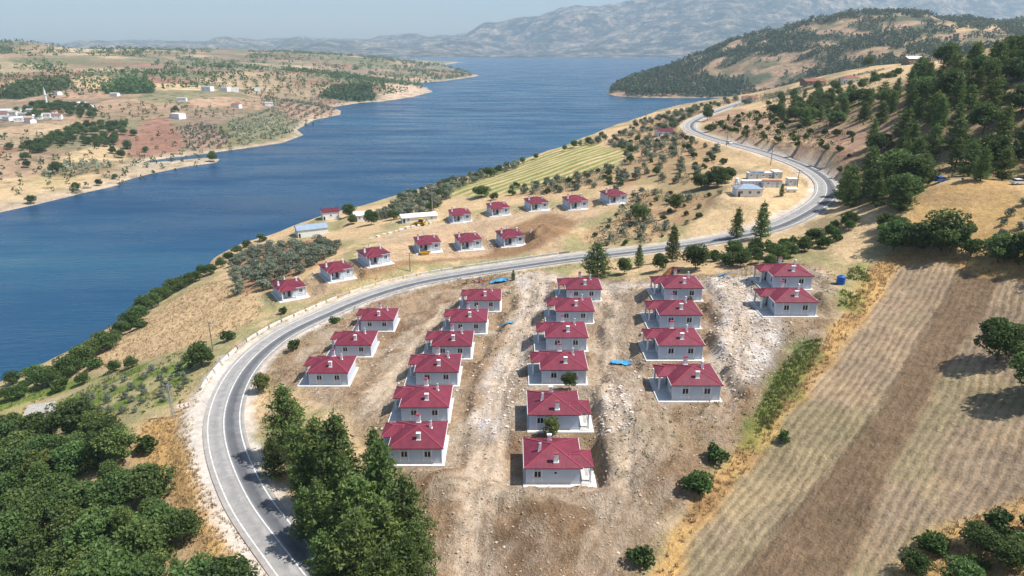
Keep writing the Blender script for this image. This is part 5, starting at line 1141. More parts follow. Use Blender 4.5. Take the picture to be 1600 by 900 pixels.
def stuff_trees(name, pts, zs, h0, h1, w, leaves, mat, label, seed, size=0.13, cone=0.5):
    """a mass of far trees in one mesh: each a loose cloud of faces round a taper"""
    r = np.random.default_rng(seed); P = []; T = []; S = []
    for (x, y), z in zip(pts, zs):
        h = r.uniform(h0, h1); ww = h * w * r.uniform(0.8, 1.2); u = r.uniform(0.08, 1, leaves)
        rad = ww * np.sqrt(r.uniform(0.1, 1, leaves)) * (1 - cone * u) * np.minimum(1, 0.4 + 2.5 * u); a = r.uniform(0, 6.28, leaves)
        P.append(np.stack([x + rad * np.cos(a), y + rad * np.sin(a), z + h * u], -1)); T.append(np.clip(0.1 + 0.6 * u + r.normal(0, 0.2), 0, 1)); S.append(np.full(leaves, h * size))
    V, F, t = leaf_quads(np.concatenate(P), np.concatenate(S), r, 0, np.concatenate(T), 0.7)
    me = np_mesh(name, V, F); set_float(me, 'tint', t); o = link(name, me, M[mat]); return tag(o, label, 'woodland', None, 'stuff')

fp = np.array(HCOVER['forest'])
pts = scatter(fp, 9.0, 1500, 5)
stuff_trees('headland_woodland', pts, head_h(pts[:, 0].copy(), pts[:, 1].copy()), 10, 17, 0.36, 46, 'far_pine', 'dark pine woodland covering the lake headland', 6)
R2 = np.random.default_rng(12)
cand = R2.uniform((230, 800), (1700, 2250), (30000, 2))
zz = head_h(cand[:, 0].copy(), cand[:, 1].copy())
dens = fbm(cand[:, 0], cand[:, 1], 120, 4, 301); bare = fbm(cand[:, 0], cand[:, 1], 45, 4, 303)
keep = (zz > 3) & (dens > 0.38) & (bare < 0.545) & ~inside(fp, cand[:, 0], cand[:, 1])
keep &= near_base(cand[:, 0], cand[:, 1]) < zz + 2
stuff_trees('ridge_woodland', cand[keep][:10500], zz[keep][:10500], 8, 15, 0.45, 14, 'far_pine', 'scattered pine woodland on the ridge behind the headland', 7, 0.17)
for j, (key, n, sp, h0, h1, mat) in enumerate((('scatter', 520, 11, 3.0, 6.0, 'oak'), ('far', 1500, 18, 5, 11, 'oak'))):
    pts = scatter(LTREES[key], sp, n, 60 + j)
    dn = fbm(pts[:, 0], pts[:, 1], 90, 3, 501); pts = pts[dn > 0.44]
    stuff_trees('far_scrub' if j == 0 else 'far_tree_cover', pts, left_h(pts[:, 0].copy(), pts[:, 1].copy()), h0, h1, 0.6, 18, mat, ('low scrub dotted over' if j == 0 else 'tree cover beyond') + ' the far lake shore fields', 70 + j, 0.2, 0.3)
cand = R2.uniform((-2600, 1450), (100, 3600), (5200, 2))
cand = cand[sdist(LEFT_POLY, cand[:, 0], cand[:, 1]) > 15]; cand = cand[fbm(cand[:, 0], cand[:, 1], 150, 4, 511) > 0.49]
stuff_trees('far_hill_trees', cand, left_h(cand[:, 0].copy(), cand[:, 1].copy()), 6, 12, 0.9, 14, 'oak', 'trees dotted over the hills at the far left horizon', 75, 0.25, 0.3)
# olive groves and orchards in rows across the lake
rows = []
for key, sx, sy in (('grove', 9, 9), ('orch_a', 10, 9), ('orch_b', 12, 12), ('scrub', 13, 11), ('dark_a', 13, 13), ('dark_b', 13, 13), ('dark_c', 11, 11)):
    q = np.array(LCOVER[key]); lo, hi = q.min(0), q.max(0)
    g = np.array([(a + R2.normal(0, 0.8), b + R2.normal(0, 0.8)) for a in np.arange(lo[0], hi[0], sx) for b in np.arange(lo[1], hi[1], sy)])
    g = g[inside(q, g[:, 0], g[:, 1])]
    stuff_trees('far_orchard' if not key.startswith('dark') else 'far_wood', g, left_h(g[:, 0].copy(), g[:, 1].copy()), 4 if not key.startswith('dark') else 8, 5.5 if not key.startswith('dark') else 12, 0.5, 20, 'olive' if key in ('grove', 'scrub', 'orch_a', 'orch_b') else 'oak',
                {'grove': 'olive grove on the far spit', 'orch_a': 'orchard rows beside the brown field across the lake', 'orch_b': 'orchard rows on the far point', 'scrub': 'scrubby trees on the far bank below the orchard', 'dark_a': 'dark wood on the far hill foot', 'dark_b': 'small dark wood below the far hills', 'dark_c': 'dark wood beside the pale cliff'}[key], 80 + len(rows), 0.22, 0.2)
    rows.append(key)
# ---------------------------------------------------------------- other buildings
def facade_windows(t, w, d, n, cz, ww=1.1, wh=1.1, face='-y'):
    half = (w if face in ('-y', '+y') else d) / 2; pos = {'-y': -d / 2, '+y': d / 2, '-x': -w / 2, '+x': w / 2}[face]
    for k in range(n):
        c = -half + 2 * half * (k + 0.5) / n
        window(t, c, cz, ww, wh, face, pos)

def gable_roof(parent, w, d, z, rise, over, mat, name='roof'):
    X, Y = w / 2 + over, d / 2 + over; m = MB()
    for s in (-1, 1):
        a = [(-X, s * Y, z), (X, s * Y, z), (X, 0, z + rise), (-X, 0, z + rise)]
        b = [(p[0], p[1], p[2] + 0.14) for p in a]
        m.add(a + b, [(0, 1, 2, 3), (7, 6, 5, 4), (0, 4, 5, 1), (1, 5, 6, 2), (2, 6, 7, 3), (3, 7, 4, 0)])
    o = m.build(name, mat, parent)
    r = MB(); r.bar((-X - 0.02, 0, z + rise + 0.15), (X + 0.02, 0, z + rise + 0.15), 0.3, 0.06); r.build('ridge_cap', mat, o)
    return o

def building(name, key, rot, w, d, h, roof, wallm, roofm, label, cat='building', wins=(('-y', 2),), rise=1.4, door=True, loc=None, group=None):
    p = loc or AT[key]; t = empty(name, p, rot)
    m = MB(); m.box(-w / 2, w / 2, -d / 2, d / 2, -1.2, h)
    if roof == 'gable':
        m.add([(-w / 2, -d / 2, h), (-w / 2, d / 2, h), (-w / 2, 0, h + rise - 0.02)], [(0, 2, 1)]); m.add([(w / 2, -d / 2, h), (w / 2, d / 2, h), (w / 2, 0, h + rise - 0.02)], [(0, 1, 2)])
    m.build('wall', M[wallm], t)
    if roof == 'gable': gable_roof(t, w, d, h, rise, 0.4, M[roofm])
    elif roof == 'hip':
        rl = max(0.3, (w - d) / 2)
        hip_roof('roof', -w / 2 - 0.45, w / 2 + 0.45, -d / 2 - 0.45, d / 2 + 0.45, h + 0.12, rise, M[roofm], t, 0.12, ((-rl, 0, h + 0.12 + rise), (rl, 0, h + 0.12 + rise)))
    elif roof == 'shed':
        m = MB(); a = [(-w / 2 - 0.4, -d / 2 - 0.5, h), (w / 2 + 0.4, -d / 2 - 0.5, h), (w / 2 + 0.4, d / 2 + 0.4, h + rise), (-w / 2 - 0.4, d / 2 + 0.4, h + rise)]
        m.add(a + [(q[0], q[1], q[2] + 0.15) for q in a], [(3, 2, 1, 0), (4, 5, 6, 7), (0, 1, 5, 4), (1, 2, 6, 5), (2, 3, 7, 6), (3, 0, 4, 7)]); m.build('roof', M[roofm], t)
        m = MB(); m.add([(-w / 2, -d / 2, h), (w / 2, -d / 2, h), (w / 2, d / 2, h), (-w / 2, d / 2, h), (w / 2, d / 2, h + rise), (-w / 2, d / 2, h + rise)], [(0, 1, 4, 5), (1, 2, 4), (0, 5, 3), (2, 3, 5, 4)]); m.build('gable_wall', M[wallm], t)
    else:
        m = MB(); m.box(-w / 2 - 0.15, w / 2 + 0.15, -d / 2 - 0.15, d / 2 + 0.15, h, h + 0.2); m.build('roof', M[roofm], t)
    for face, n in wins: facade_windows(t, w, d, n, h * 0.58, 1.1, min(1.1, h * 0.4), face)
    if door:
        m = MB(); m.box(-w / 2 + 0.35, -w / 2 + 1.25, -d / 2 - 0.06, -d / 2, 0.0, 2.05); m.build('door', M['door'], t)
    return tag(t, label, cat, group)

M['cabin'] = plain('pale_blue_cabin_panel', (0.66, 0.74, 0.82), 0.6, 0.06, 1.0)
def container(key, rot, w, d, h, label, roofm='white', dx=0, dy=0, ribs=True):
    p = AT[key]; t = empty('site_container', (p[0] + dx, p[1] + dy, p[2]), rot)
    m = MB(); m.box(-w / 2, w / 2, -d / 2, d / 2, -0.4, h); m.build('body', M['cabin'], t)
    m = MB(); m.box(-w / 2 - 0.12, w / 2 + 0.12, -d / 2 - 0.12, d / 2 + 0.12, h, h + 0.14); m.build('roof', M[roofm], t)
    n = max(2, int(w / 2.6))
    for k in range(n + 1):
        x = -w / 2 + w * k / n; f = MB(); f.box(x - 0.06, x + 0.06, -d / 2 - 0.05, -d / 2 - 0.002, -0.3, h - 0.01); f.build('post', M['metal'], t)
    for k in range(n):
        x = -w / 2 + w * (k + 0.5) / n
        if k % 3 == 1: f = MB(); f.box(x - 0.45, x + 0.45, -d / 2 - 0.04, -d / 2 - 0.002, 0.05, 2.0); f.build('door', M['metal'], t)
        else: window(t, x, 1.55, 0.9, 0.8, '-y', -d / 2)
    return tag(t, label, 'container', 'containers of the site yard')

building('prefab_office', 'prefab', 0.0, 9.6, 6.0, 2.9, 'hip', 'white', 'blue_sheet', 'white prefab house with blue-grey hip roof below the containers', 'house', (('-y', 3), ('+x', 1)), 1.5)
container('cont_a', 0.0, 8.2, 2.5, 2.5, 'long white container directly behind the prefab house')
container('cont_b', 0.0, 10.5, 2.6, 2.6, 'white container carrying a blue tarpaulin, at the back of the yard')
container('cont_c', 0.0, 3.2, 5.5, 2.7, 'white container seen end-on beside the tarpaulin roof')
container('cont_d', 0.0, 7.2, 2.5, 2.4, 'white container with brownish red roof in the yard row', 'terracotta')
container('cont_e', 0.0, 3.6, 3.2, 2.7, 'short white container at the right end of the yard row')
building('lakeside_barn', 'barn', math.radians(27), 15.0, 8.5, 3.6, 'gable', 'white', 'blue_sheet', 'white barn with pale blue-grey roof at the lake edge', 'barn', (('-x', 2),), 1.8)
building('lakeside_house', 'redhouse', math.radians(24), 9.0, 7.0, 4.2, 'gable', 'white', 'roof', 'white house with red roof standing over the water behind the barn', 'house', (('-x', 2), ('-y', 1)), 1.5)
building('white_cottage', 'whitehouse', math.radians(20), 10.0, 7.5, 3.2, 'gable', 'white', 'white', 'white-roofed cottage half hidden by dark trees at the water', 'house', (('-y', 2),), 1.3)
building('long_shed', 'longshed', math.radians(20), 17.0, 4.6, 2.5, 'shed', 'white', 'white', 'long low white shed behind the yellow loader', 'shed', (('-y', 3),), 0.7)
building('concrete_hut', 'shed', math.radians(22), 6.6, 6.0, 2.3, 'flat', 'concrete', 'concrete', 'flat-roofed bare concrete hut among the young olives', 'hut', (('-y', 1),))
building('roadside_house', 'bluehouse', math.radians(10), 10.5, 7.5, 3.3, 'gable', 'white', 'roof', 'white house with red roof below the far road bend', 'house', (('-y', 3),), 1.4)
building('ridge_house', 'pavilion', math.radians(8), 15.0, 9.0, 4.6, 'gable', 'wood', 'white', 'dark house with broad white roof on the ridge above the pines', 'house', (('-y', 4),), 2.0)
building('slope_house', 'redridge', math.radians(5), 13.0, 8.0, 4.0, 'hip', 'white', 'terracotta', 'white house with brown-red roof left of the ridge house', 'house', (('-y', 3),), 1.8)
building('farm_building', 'brownroof', 0.1, 20.0, 11.0, 3.0, 'gable', 'wood', 'terracotta', 'wide low farm building with brown roof beyond the spur pines', 'building', (('-y', 4),), 2.2)
building('red_roof_cottage', 'redfar', 0.1, 12.0, 8.0, 3.2, 'gable', 'white', 'terracotta', 'small red-roofed cottage in the grove by the farthest road stretch', 'house', (('-y', 3),), 1.6)
rv = random.Random(5)
for i, p in enumerate(VILLAGE):
    big = i in (18, 19, 20, 25, 26)
    w, d, h = (rv.uniform(14, 20), rv.uniform(9, 11), rv.uniform(6, 8)) if big else (rv.uniform(9, 13), rv.uniform(7, 9), rv.uniform(3.5, 6))
    z = float(left_h(*arr(p[0], p[1]))[0])
    village = i < 13 or i in (14, 15, 16)
    building('far_house', None, rv.uniform(-0.5, 0.5), w, d, h, 'gable' if not big else 'flat', 'white', rv.choice(['terracotta', 'concrete', 'terracotta', 'white']) if not big else 'slab',
             'pale house in the village across the lake' if village else 'large white building on the far plain' if big else 'white farmhouse standing alone beyond the lake', 'house', (('-y', 2),), 1.6, False, (p[0], p[1], z),
             'far village houses' if village else 'large far buildings' if big else 'far farmhouses')
p = MINARET; z = float(left_h(*arr(p[0], p[1]))[0]); t = empty('minaret', (p[0], p[1], z))
m = MB(); m.tube((0, 0, -1), (0, 0, 24), 1.4, 1.2, 10); m.build('shaft', M['white'], t)
m = MB(); m.tube((0, 0, 17), (0, 0, 18.2), 1.4, 2.1, 10); m.build('balcony', M['white'], t)
m = MB(); m.tube((0, 0, 24), (0, 0, 29), 1.3, 0.05, 10); m.build('spire', M['metal'], t)
tag(t, 'slim white minaret rising over the far village', 'minaret')

# ---------------------------------------------------------------- yard equipment and vehicles
def cyl_y(m, x, z, r, y0, y1, n=14): return m.tube((x, y0, z), (x, y1, z), r, r, n)

def profile_body(name, prof, halfw, mat, parent):
    m = MB(); n = len(prof); V = [(x, -halfw, z) for x, z in prof] + [(x, halfw, z) for x, z in prof]
    m.add(V, [tuple(range(n)), tuple(range(2 * n - 1, n - 1, -1))] + [(i, n + i, n + (i + 1) % n, (i + 1) % n) for i in range(n)])
    return m.build(name, mat, parent)

def make_car(loc, rz, label, body='white', cat='car'):
    t = empty('white_car' if body == 'white' else 'parked_car', loc, rz)
    profile_body('body', [(-2.15, 0.35), (2.15, 0.35), (2.2, 0.75), (1.1, 0.98), (-1.2, 1.0), (-2.15, 0.98)], 0.86, M[body], t)
    cb = profile_body('cabin', [(-1.95, 0.99), (1.05, 0.97), (0.35, 1.5), (-1.45, 1.52)], 0.76, M['glass'], t)
    r = MB(); r.box(-1.45, 0.36, -0.74, 0.74, 1.5, 1.56); r.build('roof', M[body], cb)
    for x in (-1.3, 1.35):
        for s in (-1, 1):
            m = MB(); cyl_y(m, x, 0.32, 0.32, s * 0.72, s * 0.90); w = m.build('wheel', M['black'], t)
            m = MB(); cyl_y(m, x, 0.32, 0.19, s * 0.9, s * 0.91); m.build('rim', M['metal'], w)
    for s in (-1, 1):
        m = MB(); m.box(2.14, 2.215, s * 0.6 - 0.17, s * 0.6 + 0.17, 0.6, 0.74); m.build('headlight', M['slab'], t)
        m = MB(); m.box(-2.17, -2.14, s * 0.65 - 0.12, s * 0.65 + 0.12, 0.7, 0.9); m.build('tail_light', M['red_paint'], t)
    return tag(t, label, cat)

def road_at(x, y):
    d = np.hypot(RD[:, 0] - x, RD[:, 1] - y); i = int(d.argmin()); j = min(i + 1, len(RD) - 1)
    return RD[i], math.atan2(RD[j, 1] - RD[i, 1], RD[j, 0] - RD[i, 0])
rp, ra = road_at(AT['car'][0], AT['car'][1])
nx, ny = -math.sin(ra), math.cos(ra)
make_car((rp[0] + nx * 1.7, rp[1] + ny * 1.7, rp[2] + 0.02), ra + math.pi, 'white car driving on the far road above the bends')
p = AT['blue_truck']; make_car((p[0], p[1], gz(p[0], p[1])), 0.3, 'blue car parked under the pines of the high slope', 'tank_blue')
p = AT['white_truck']; make_car((p[0], p[1], gz(p[0], p[1])), 0.1, 'pale car at the picture edge under the dark pines')

p = AT['loader']; t = empty('backhoe_loader', (p[0], p[1], p[2]), math.radians(165))
profile_body('chassis', [(-2.4, 0.7), (2.0, 0.7), (2.4, 0.9), (2.4, 1.5), (0.6, 1.7), (-2.2, 1.7)], 0.75, M['yellow'], t)
cb = profile_body('cab', [(-1.6, 1.71), (0.5, 1.71), (0.2, 3.0), (-1.4, 3.0)], 0.72, M['glass'], t)
m = MB(); m.box(-1.55, 0.4, -0.8, 0.8, 3.0, 3.14); m.build('cab_roof', M['yellow'], cb)
for x, r in ((-1.5, 0.8), (1.7, 0.55)):
    for s in (-1, 1):
        m = MB(); cyl_y(m, x, r, r, s * 0.78, s * 1.2); w = m.build('wheel', M['black'], t)
        m = MB(); cyl_y(m, x, r, r * 0.5, s * 1.2, s * 1.22); m.build('rim', M['yellow'], w)
m = MB()
for s in (-1, 1): m.bar((0.8, s * 0.6, 1.5), (3.3, s * 0.6, 0.6), 0.16, 0.28)
ar = m.build('loader_arm', M['yellow'], t)
profile_body('bucket', [(3.2, 0.1), (4.3, 0.1), (4.3, 0.2), (3.5, 0.4), (3.5, 1.1), (3.2, 1.1)], 1.15, M['yellow'], t)
m = MB(); m.bar((-2.3, 0, 1.2), (-3.6, 0, 3.2), 0.3, 0.4); m.build('boom', M['yellow'], t)
m = MB(); m.bar((-3.6, 0, 3.2), (-4.6, 0, 1.4), 0.24, 0.3); m.build('dipper', M['yellow'], t)
profile_body('digging_bucket', [(-4.9, 0.8), (-4.2, 0.8), (-4.3, 1.5), (-4.8, 1.4)], 0.35, M['metal'], t)
tag(t, 'yellow backhoe loader working in front of the long white shed', 'loader')

p = AT['yellow']; t = empty('yellow_skip', (p[0], p[1], gz(p[0], p[1])), 0.3)
m = MB(); a = [(-1.3, -0.8, 0.1), (1.3, -0.8, 0.1), (1.3, 0.8, 0.1), (-1.3, 0.8, 0.1)]; b = [(-1.9, -0.95, 1.0), (1.9, -0.95, 1.0), (1.9, 0.95, 1.0), (-1.9, 0.95, 1.0)]
m.add(a + b, [(3, 2, 1, 0), (0, 1, 5, 4), (1, 2, 6, 5), (2, 3, 7, 6), (3, 0, 4, 7)]); m.build('tub', M['yellow'], t)
m = MB()
for q0, q1 in zip(b, b[1:] + b[:1]): m.bar(q0, q1, 0.1, 0.1)
m.build('rim', M['yellow'], t)
m = MB(); m.box(-1.2, 1.2, -0.7, 0.7, 0.3, 0.62); m.build('load', M['rust'], t)
tag(t, 'small yellow skip in front of the first house above the road', 'skip')

p = AT['tank']; t = empty('water_tank', (p[0], p[1], gz(p[0], p[1])))
m = MB(); m.tube((0, 0, 0), (0, 0, 1.9), 1.0, 1.0, 18); m.tube((0, 0, 1.9), (0, 0, 2.2), 1.0, 0.45, 18); m.build('body', M['tank_blue'], t)
m = MB(); m.tube((0, 0, 2.2), (0, 0, 2.32), 0.32, 0.3, 12); m.build('lid', M['tank_blue'], t)
for z in (0.5, 1.0, 1.5):
    m = MB(); m.tube((0, 0, z), (0, 0, z + 0.08), 1.04, 1.04, 18); m.build('hoop', M['tank_blue'], t)
tag(t, 'blue plastic water tank beside the hedge at the field top', 'tank')

p = AT['tower']; t = empty('tank_tower', (p[0], p[1], gz(p[0], p[1])))
for sx in (-1, 1):
    for sy in (-1, 1):
        m = MB(); m.bar((sx * 0.7, sy * 0.7, -0.3), (sx * 0.5, sy * 0.5, 3.6), 0.12, 0.12); m.build('leg', M['metal'], t)
m = MB(); m.box(-0.8, 0.8, -0.8, 0.8, 3.6, 3.75); m.build('platform', M['metal'], t)
m = MB(); m.tube((0, 0, 3.75), (0, 0, 5.2), 0.75, 0.75, 16); m.tube((0, 0, 5.2), (0, 0, 5.5), 0.75, 0.2, 16); m.build('tank', M['white'], t)
tag(t, 'small white water tank on a steel stand beside the prefab house', 'water tower')

p = AT['white_tank']; t = empty('gas_tank', (p[0], p[1], gz(p[0], p[1])))
m = MB(); m.tube((-2.0, 0, 1.1), (2.0, 0, 1.1), 0.75, 0.75, 16); m.tube((-2.0, 0, 1.1), (-2.4, 0, 1.1), 0.75, 0.3, 16); m.tube((2.0, 0, 1.1), (2.4, 0, 1.1), 0.75, 0.3, 16); m.build('vessel', M['white'], t)
for x in (-1.3, 1.3):
    m = MB(); m.box(x - 0.15, x + 0.15, -0.6, 0.6, -0.2, 0.6); m.build('saddle', M['concrete'], t)
tag(t, 'white horizontal tank on saddles inside the hairpin bend', 'tank')

def pole(key, h, label, lattice=False, arms=2):
    p = AT[key]; t = empty('utility_pole', (p[0], p[1], gz(p[0], p[1])))
    if lattice:
        m = MB()
        for sx in (-1, 1):
            for sy in (-1, 1): m.bar((sx * 0.35, sy * 0.35, -0.5), (sx * 0.15, sy * 0.15, h), 0.08, 0.08)
        n = int(h / 0.8)
        for k in range(n):
            a = 0.35 - 0.2 * k / n; b = 0.35 - 0.2 * (k + 1) / n; z0, z1 = h * k / n, h * (k + 1) / n
            m.bar((-a, -a, z0), (b, -b, z1), 0.05, 0.05); m.bar((a, a, z0), (-b, b, z1), 0.05, 0.05); m.bar((-a, a, z0), (-b, -b, z1), 0.05, 0.05); m.bar((a, -a, z0), (b, b, z1), 0.05, 0.05)
        m.build('lattice_mast', M['metal'], t)
    else:
        m = MB(); m.tube((0, 0, -0.5), (0, 0, h), 0.19, 0.11, 8); m.build('post', M['concrete'] if h > 11 else M['wood'], t)
    for k in range(arms):
        z = h - 0.3 - 0.9 * k; m = MB(); m.box(-1.1, 1.1, -0.06, 0.06, z, z + 0.12); c = m.build('crossarm', M['metal'], t)
        m = MB()
        for x in (-1.0, 0.0, 1.0): m.tube((x, 0, z + 0.12), (x, 0, z + 0.36), 0.06, 0.04, 6)
        tag(m.build('insulator', M['slab'], c), kind='stuff')
    return tag(t, label, 'pole')

pole('pole_a', 8.5, 'steel lattice pole beside the chevron sign outside the road bend', True)
pole('pole_b', 9.0, 'wooden pole rising behind the large round oak at the bend')
pole('pole_c', 15.0, 'tall pale concrete pole between the long shed and the back row')
pole('pole_d', 20.0, 'tall power pole on the crest by the lake, with trees round it', True)
pole('pole_e', 9.0, 'pole beside the far road above the container yard')
pole('pole_f', 8.0, 'pole inside the hairpin bend at the end of the container row')
pole('pole_g', 7.0, 'thin pole on the road bank below the row of three houses')
pole('pole_i', 8.0, 'pole next to the white car on the far road')
pole('pole_j', 13.0, 'lone pole on the ridge left of the white-roofed house')

p = AT['chevron']; t = empty('chevron_sign', (p[0], p[1], gz(p[0], p[1])), math.radians(35))
for x in (-1.1, 1.1):
    m = MB(); m.tube((x, 0.06, -0.3), (x, 0.06, 1.6), 0.05, 0.05, 6); m.build('post', M['metal'], t)
m = MB(); m.box(-1.5, 1.5, -0.03, 0.03, 0.75, 1.6); pn = m.build('panel', M['white'], t)
for k in range(3):
    x = -1.05 + k * 0.95; m = MB()
    m.add([(x + 0.25, -0.036, 0.80), (x + 0.5, -0.036, 0.80), (x + 0.2, -0.036, 1.175), (x - 0.05, -0.036, 1.175)], [(0, 1, 2, 3)]); m.add([(x - 0.05, -0.036, 1.175), (x + 0.2, -0.036, 1.175), (x + 0.5, -0.036, 1.55), (x + 0.25, -0.036, 1.55)], [(0, 1, 2, 3)])
    m.build('chevron', M['red_paint'], pn)
tag(t, 'white and red chevron board outside the sharp road bend', 'sign')

# tarpaulins, spoil, planks, blocks
def tarp(loc, w, d, label, seed, hgt=0.5):
    n = 16; g = np.linspace(-0.5, 0.5, n); X, Y = np.meshgrid(g, g); X = X.ravel(); Y = Y.ravel()
    wx = X * w + (fbm(X * 9 + seed, Y * 9, 2.0, 2, seed) - 0.5) * w * 0.35; wy = Y * d + (fbm(X * 9, Y * 9 + seed, 2.0, 2, seed + 1) - 0.5) * d * 0.5
    px, py = loc[0] + wx, loc[1] + wy
    base = ground_near(px.copy(), py.copy()) if len(loc) == 2 else np.full(px.shape, loc[2])
    z = base + 0.10 + hgt * fbm(wx + seed * 3, wy, 1.1, 3, seed + 2)
    i = np.arange(n * n).reshape(n, n); F = np.stack([i[:-1, :-1], i[:-1, 1:], i[1:, 1:], i[1:, :-1]], -1).reshape(-1, 4)
    top = np.stack([px - loc[0], py - loc[1], z - z.min()], -1)
    V = np.concatenate([top, top - [0, 0, 0.04]]); F2 = F[:, ::-1] + n * n
    o = link('tarpaulin', np_mesh('tarpaulin', V, np.concatenate([F, F2])), M['tarp']); o.location = (loc[0], loc[1], float(z.min()))
    return tag(o, label, 'tarpaulin')
p = AT['tarp_a']; tarp((p[0], p[1]), 5.5, 3.0, 'crumpled blue tarpaulin by the road near the top of the gravel lane', 1, 0.9)
p = AT['tarp_b']; tarp((p[0], p[1]), 3.0, 1.2, 'small blue sheet on the gravel lane beside the long column', 2)
p = AT['tarp_c']; tarp((p[0], p[1]), 4.0, 2.0, 'pale blue sheet on the dirt between the middle and fourth columns', 3)
p = AT['tarp_d']; tarp((p[0], p[1]), 2.6, 1.4, 'bright blue scrap at the top of the white gravel yard', 4)
p = AT['cont_b']; tarp((p[0] - 1.2, p[1], p[2] + 2.74), 6.5, 2.6, 'bright blue tarpaulin draped over the back container roof', 5, 0.35)

def spoil(key, r, h, mat, label, seed):
    p = AT[key]; rng = np.random.default_rng(seed); V = []; F = []
    rings, n = 7, 20; z0 = gz(p[0], p[1])
    for k in range(rings):
        f = k / (rings - 1)
        for a in range(n):
            t = 6.2832 * a / n; rr = r * (1 - f) * (1 + 0.22 * math.sin(3 * t + seed) + rng.normal(0, 0.06)); V.append((rr * math.cos(t), rr * math.sin(t) * 0.8, -0.5 + h * (1 - (1 - f) ** 1.5) + rng.normal(0, 0.08)))
    for k in range(rings - 1):
        for a in range(n): F.append((k * n + a, k * n + (a + 1) % n, (k + 1) * n + (a + 1) % n, (k + 1) * n + a))
    o = link('soil_heap', np_mesh('soil_heap', V, F, True), M[mat]); o.location = (p[0], p[1], z0); return tag(o, label, 'heap')
spoil('rust', 2.6, 2.0, 'rust', 'rust-coloured soil heap under the roadside trees above the fourth column', 3)

p = AT['debris_a']; t = empty('plank_pile', (p[0], p[1], gz(p[0], p[1]))); rr = random.Random(9)
for k in range(26):
    a = rr.uniform(0, 3.14); L = rr.uniform(1.2, 3.4); x, y = rr.uniform(-4, 4), rr.uniform(-1.6, 1.6); z = 0.15 + rr.uniform(0, 0.7)
    m = MB(); m.bar((x - L / 2 * math.cos(a), y - L / 2 * math.sin(a), z), (x + L / 2 * math.cos(a), y + L / 2 * math.sin(a), z + rr.uniform(-0.3, 0.3)), 0.22, 0.08)
    m.build('plank', rr.choice([M['terracotta'], M['white'], M['roofcap'], M['wood']]), t)
tag(t, 'heap of pinkish boards and scrap between the road and the highest long-column house', 'scrap heap')

p = AT['blocks']; rr = random.Random(4)
for k in range(11):
    x = p[0] + k * 2.3 - 4; y = p[1] - 8 + k * 2.2 + rr.uniform(-0.8, 0.8); z = gz(x, y)
    m = MB(); s = rr.uniform(0.5, 0.9); c = [(sx * s * rr.uniform(0.8, 1.2), sy * s * rr.uniform(0.7, 1.1), sz * s * rr.uniform(0.5, 0.8) + 0.2) for sz in (-1, 1) for sx, sy in ((-1, -1), (1, -1), (1, 1), (-1, 1))]
    m.add(c, [(3, 2, 1, 0), (4, 5, 6, 7), (0, 1, 5, 4), (1, 2, 6, 5), (2, 3, 7, 6), (3, 0, 4, 7)])
    o = m.build('pale_boulder', M['slab']); o.location = (x, y, z); o.rotation_euler = (0, 0, rr.uniform(0, 3)); tag(o, 'pale boulder in the line beside the dirt track to the loader', 'boulder', 'line of pale boulders')

# low concrete parapet along the outer road edge
t = empty('road_parapet', (0, 0, 0))
pl = offset_line(RD, 7.4); acc = 0; start = None
i0 = int(np.argmin(np.hypot(RD[:, 0] + 76, RD[:, 1] - 150))); i1 = int(np.argmin(np.hypot(RD[:, 0] - 22, RD[:, 1] - 229)))
k = i0
while k + 2 < i1:
    a, b = pl[k], pl[k + 2]; g = 0.06 * (b - a)
    za, zb = RD[k, 2] - 0.25, RD[k + 2, 2] - 0.25; m = MB()
    m.bar((a[0] + g[0], a[1] + g[1], za + 0.3), (b[0] - g[0], b[1] - g[1], zb + 0.3), 0.4, 0.9); m.build('parapet_block', M['slab'] if (k // 2) % 9 else M['concrete'], t); k += 2
tag(t, 'low pale concrete parapet along the outer edge of the road', 'parapet')
# ---------------------------------------------------------------- rubble, clods, dry grass and weeds
SR = np.random.default_rng(31)
def in_poly_pts(poly, n, seed):
    poly = np.array(poly); r = np.random.default_rng(seed); lo, hi = poly.min(0), poly.max(0)
    c = r.uniform(lo, hi, (n * 4, 2)); c = c[inside(poly, c[:, 0], c[:, 1])]; return c[:n]

def off_houses(p, x=6.3, y=6.0):
    ok = np.ones(len(p), bool)
    for hx, hy, hz, rot, key in HOUSES: ok &= ~((np.abs(p[:, 0] - hx) < x) & (np.abs(p[:, 1] - hy) < y))
    return p[ok]

def rocks(name, pts, s0, s1, tints, label):
    n = len(pts); z = ground_near(pts[:, 0].copy(), pts[:, 1].copy())
    base = np.array([(sx, sy, sz) for sz in (-1, 1) for sx, sy in ((-1, -1), (1, -1), (1, 1), (-1, 1))], float)
    s = SR.uniform(s0, s1, n) * SR.uniform(0.5, 1.0, n); ang = SR.uniform(0, 6.28, n)
    V = base[None] * SR.uniform(0.55, 1.15, (n, 8, 3)); V[..., 2] *= 0.6
    ca, sa = np.cos(ang)[:, None], np.sin(ang)[:, None]
    x = V[..., 0] * ca - V[..., 1] * sa; y = V[..., 0] * sa + V[..., 1] * ca
    V = np.stack([x, y, V[..., 2]], -1) * s[:, None, None] + np.concatenate([pts, z[:, None] + 0.1 * s[:, None]], 1)[:, None]
    f = np.array([(3, 2, 1, 0), (4, 5, 6, 7), (0, 1, 5, 4), (1, 2, 6, 5), (2, 3, 7, 6), (3, 0, 4, 7)])
    F = (f[None] + 8 * np.arange(n)[:, None, None]).reshape(-1, 4)
    me = np_mesh(name, V.reshape(-1, 3), F); set_float(me, 'tint', np.repeat(tints, 8)); o = link(name, me, M['stone']); return tag(o, label, 'rubble', None, 'stuff')

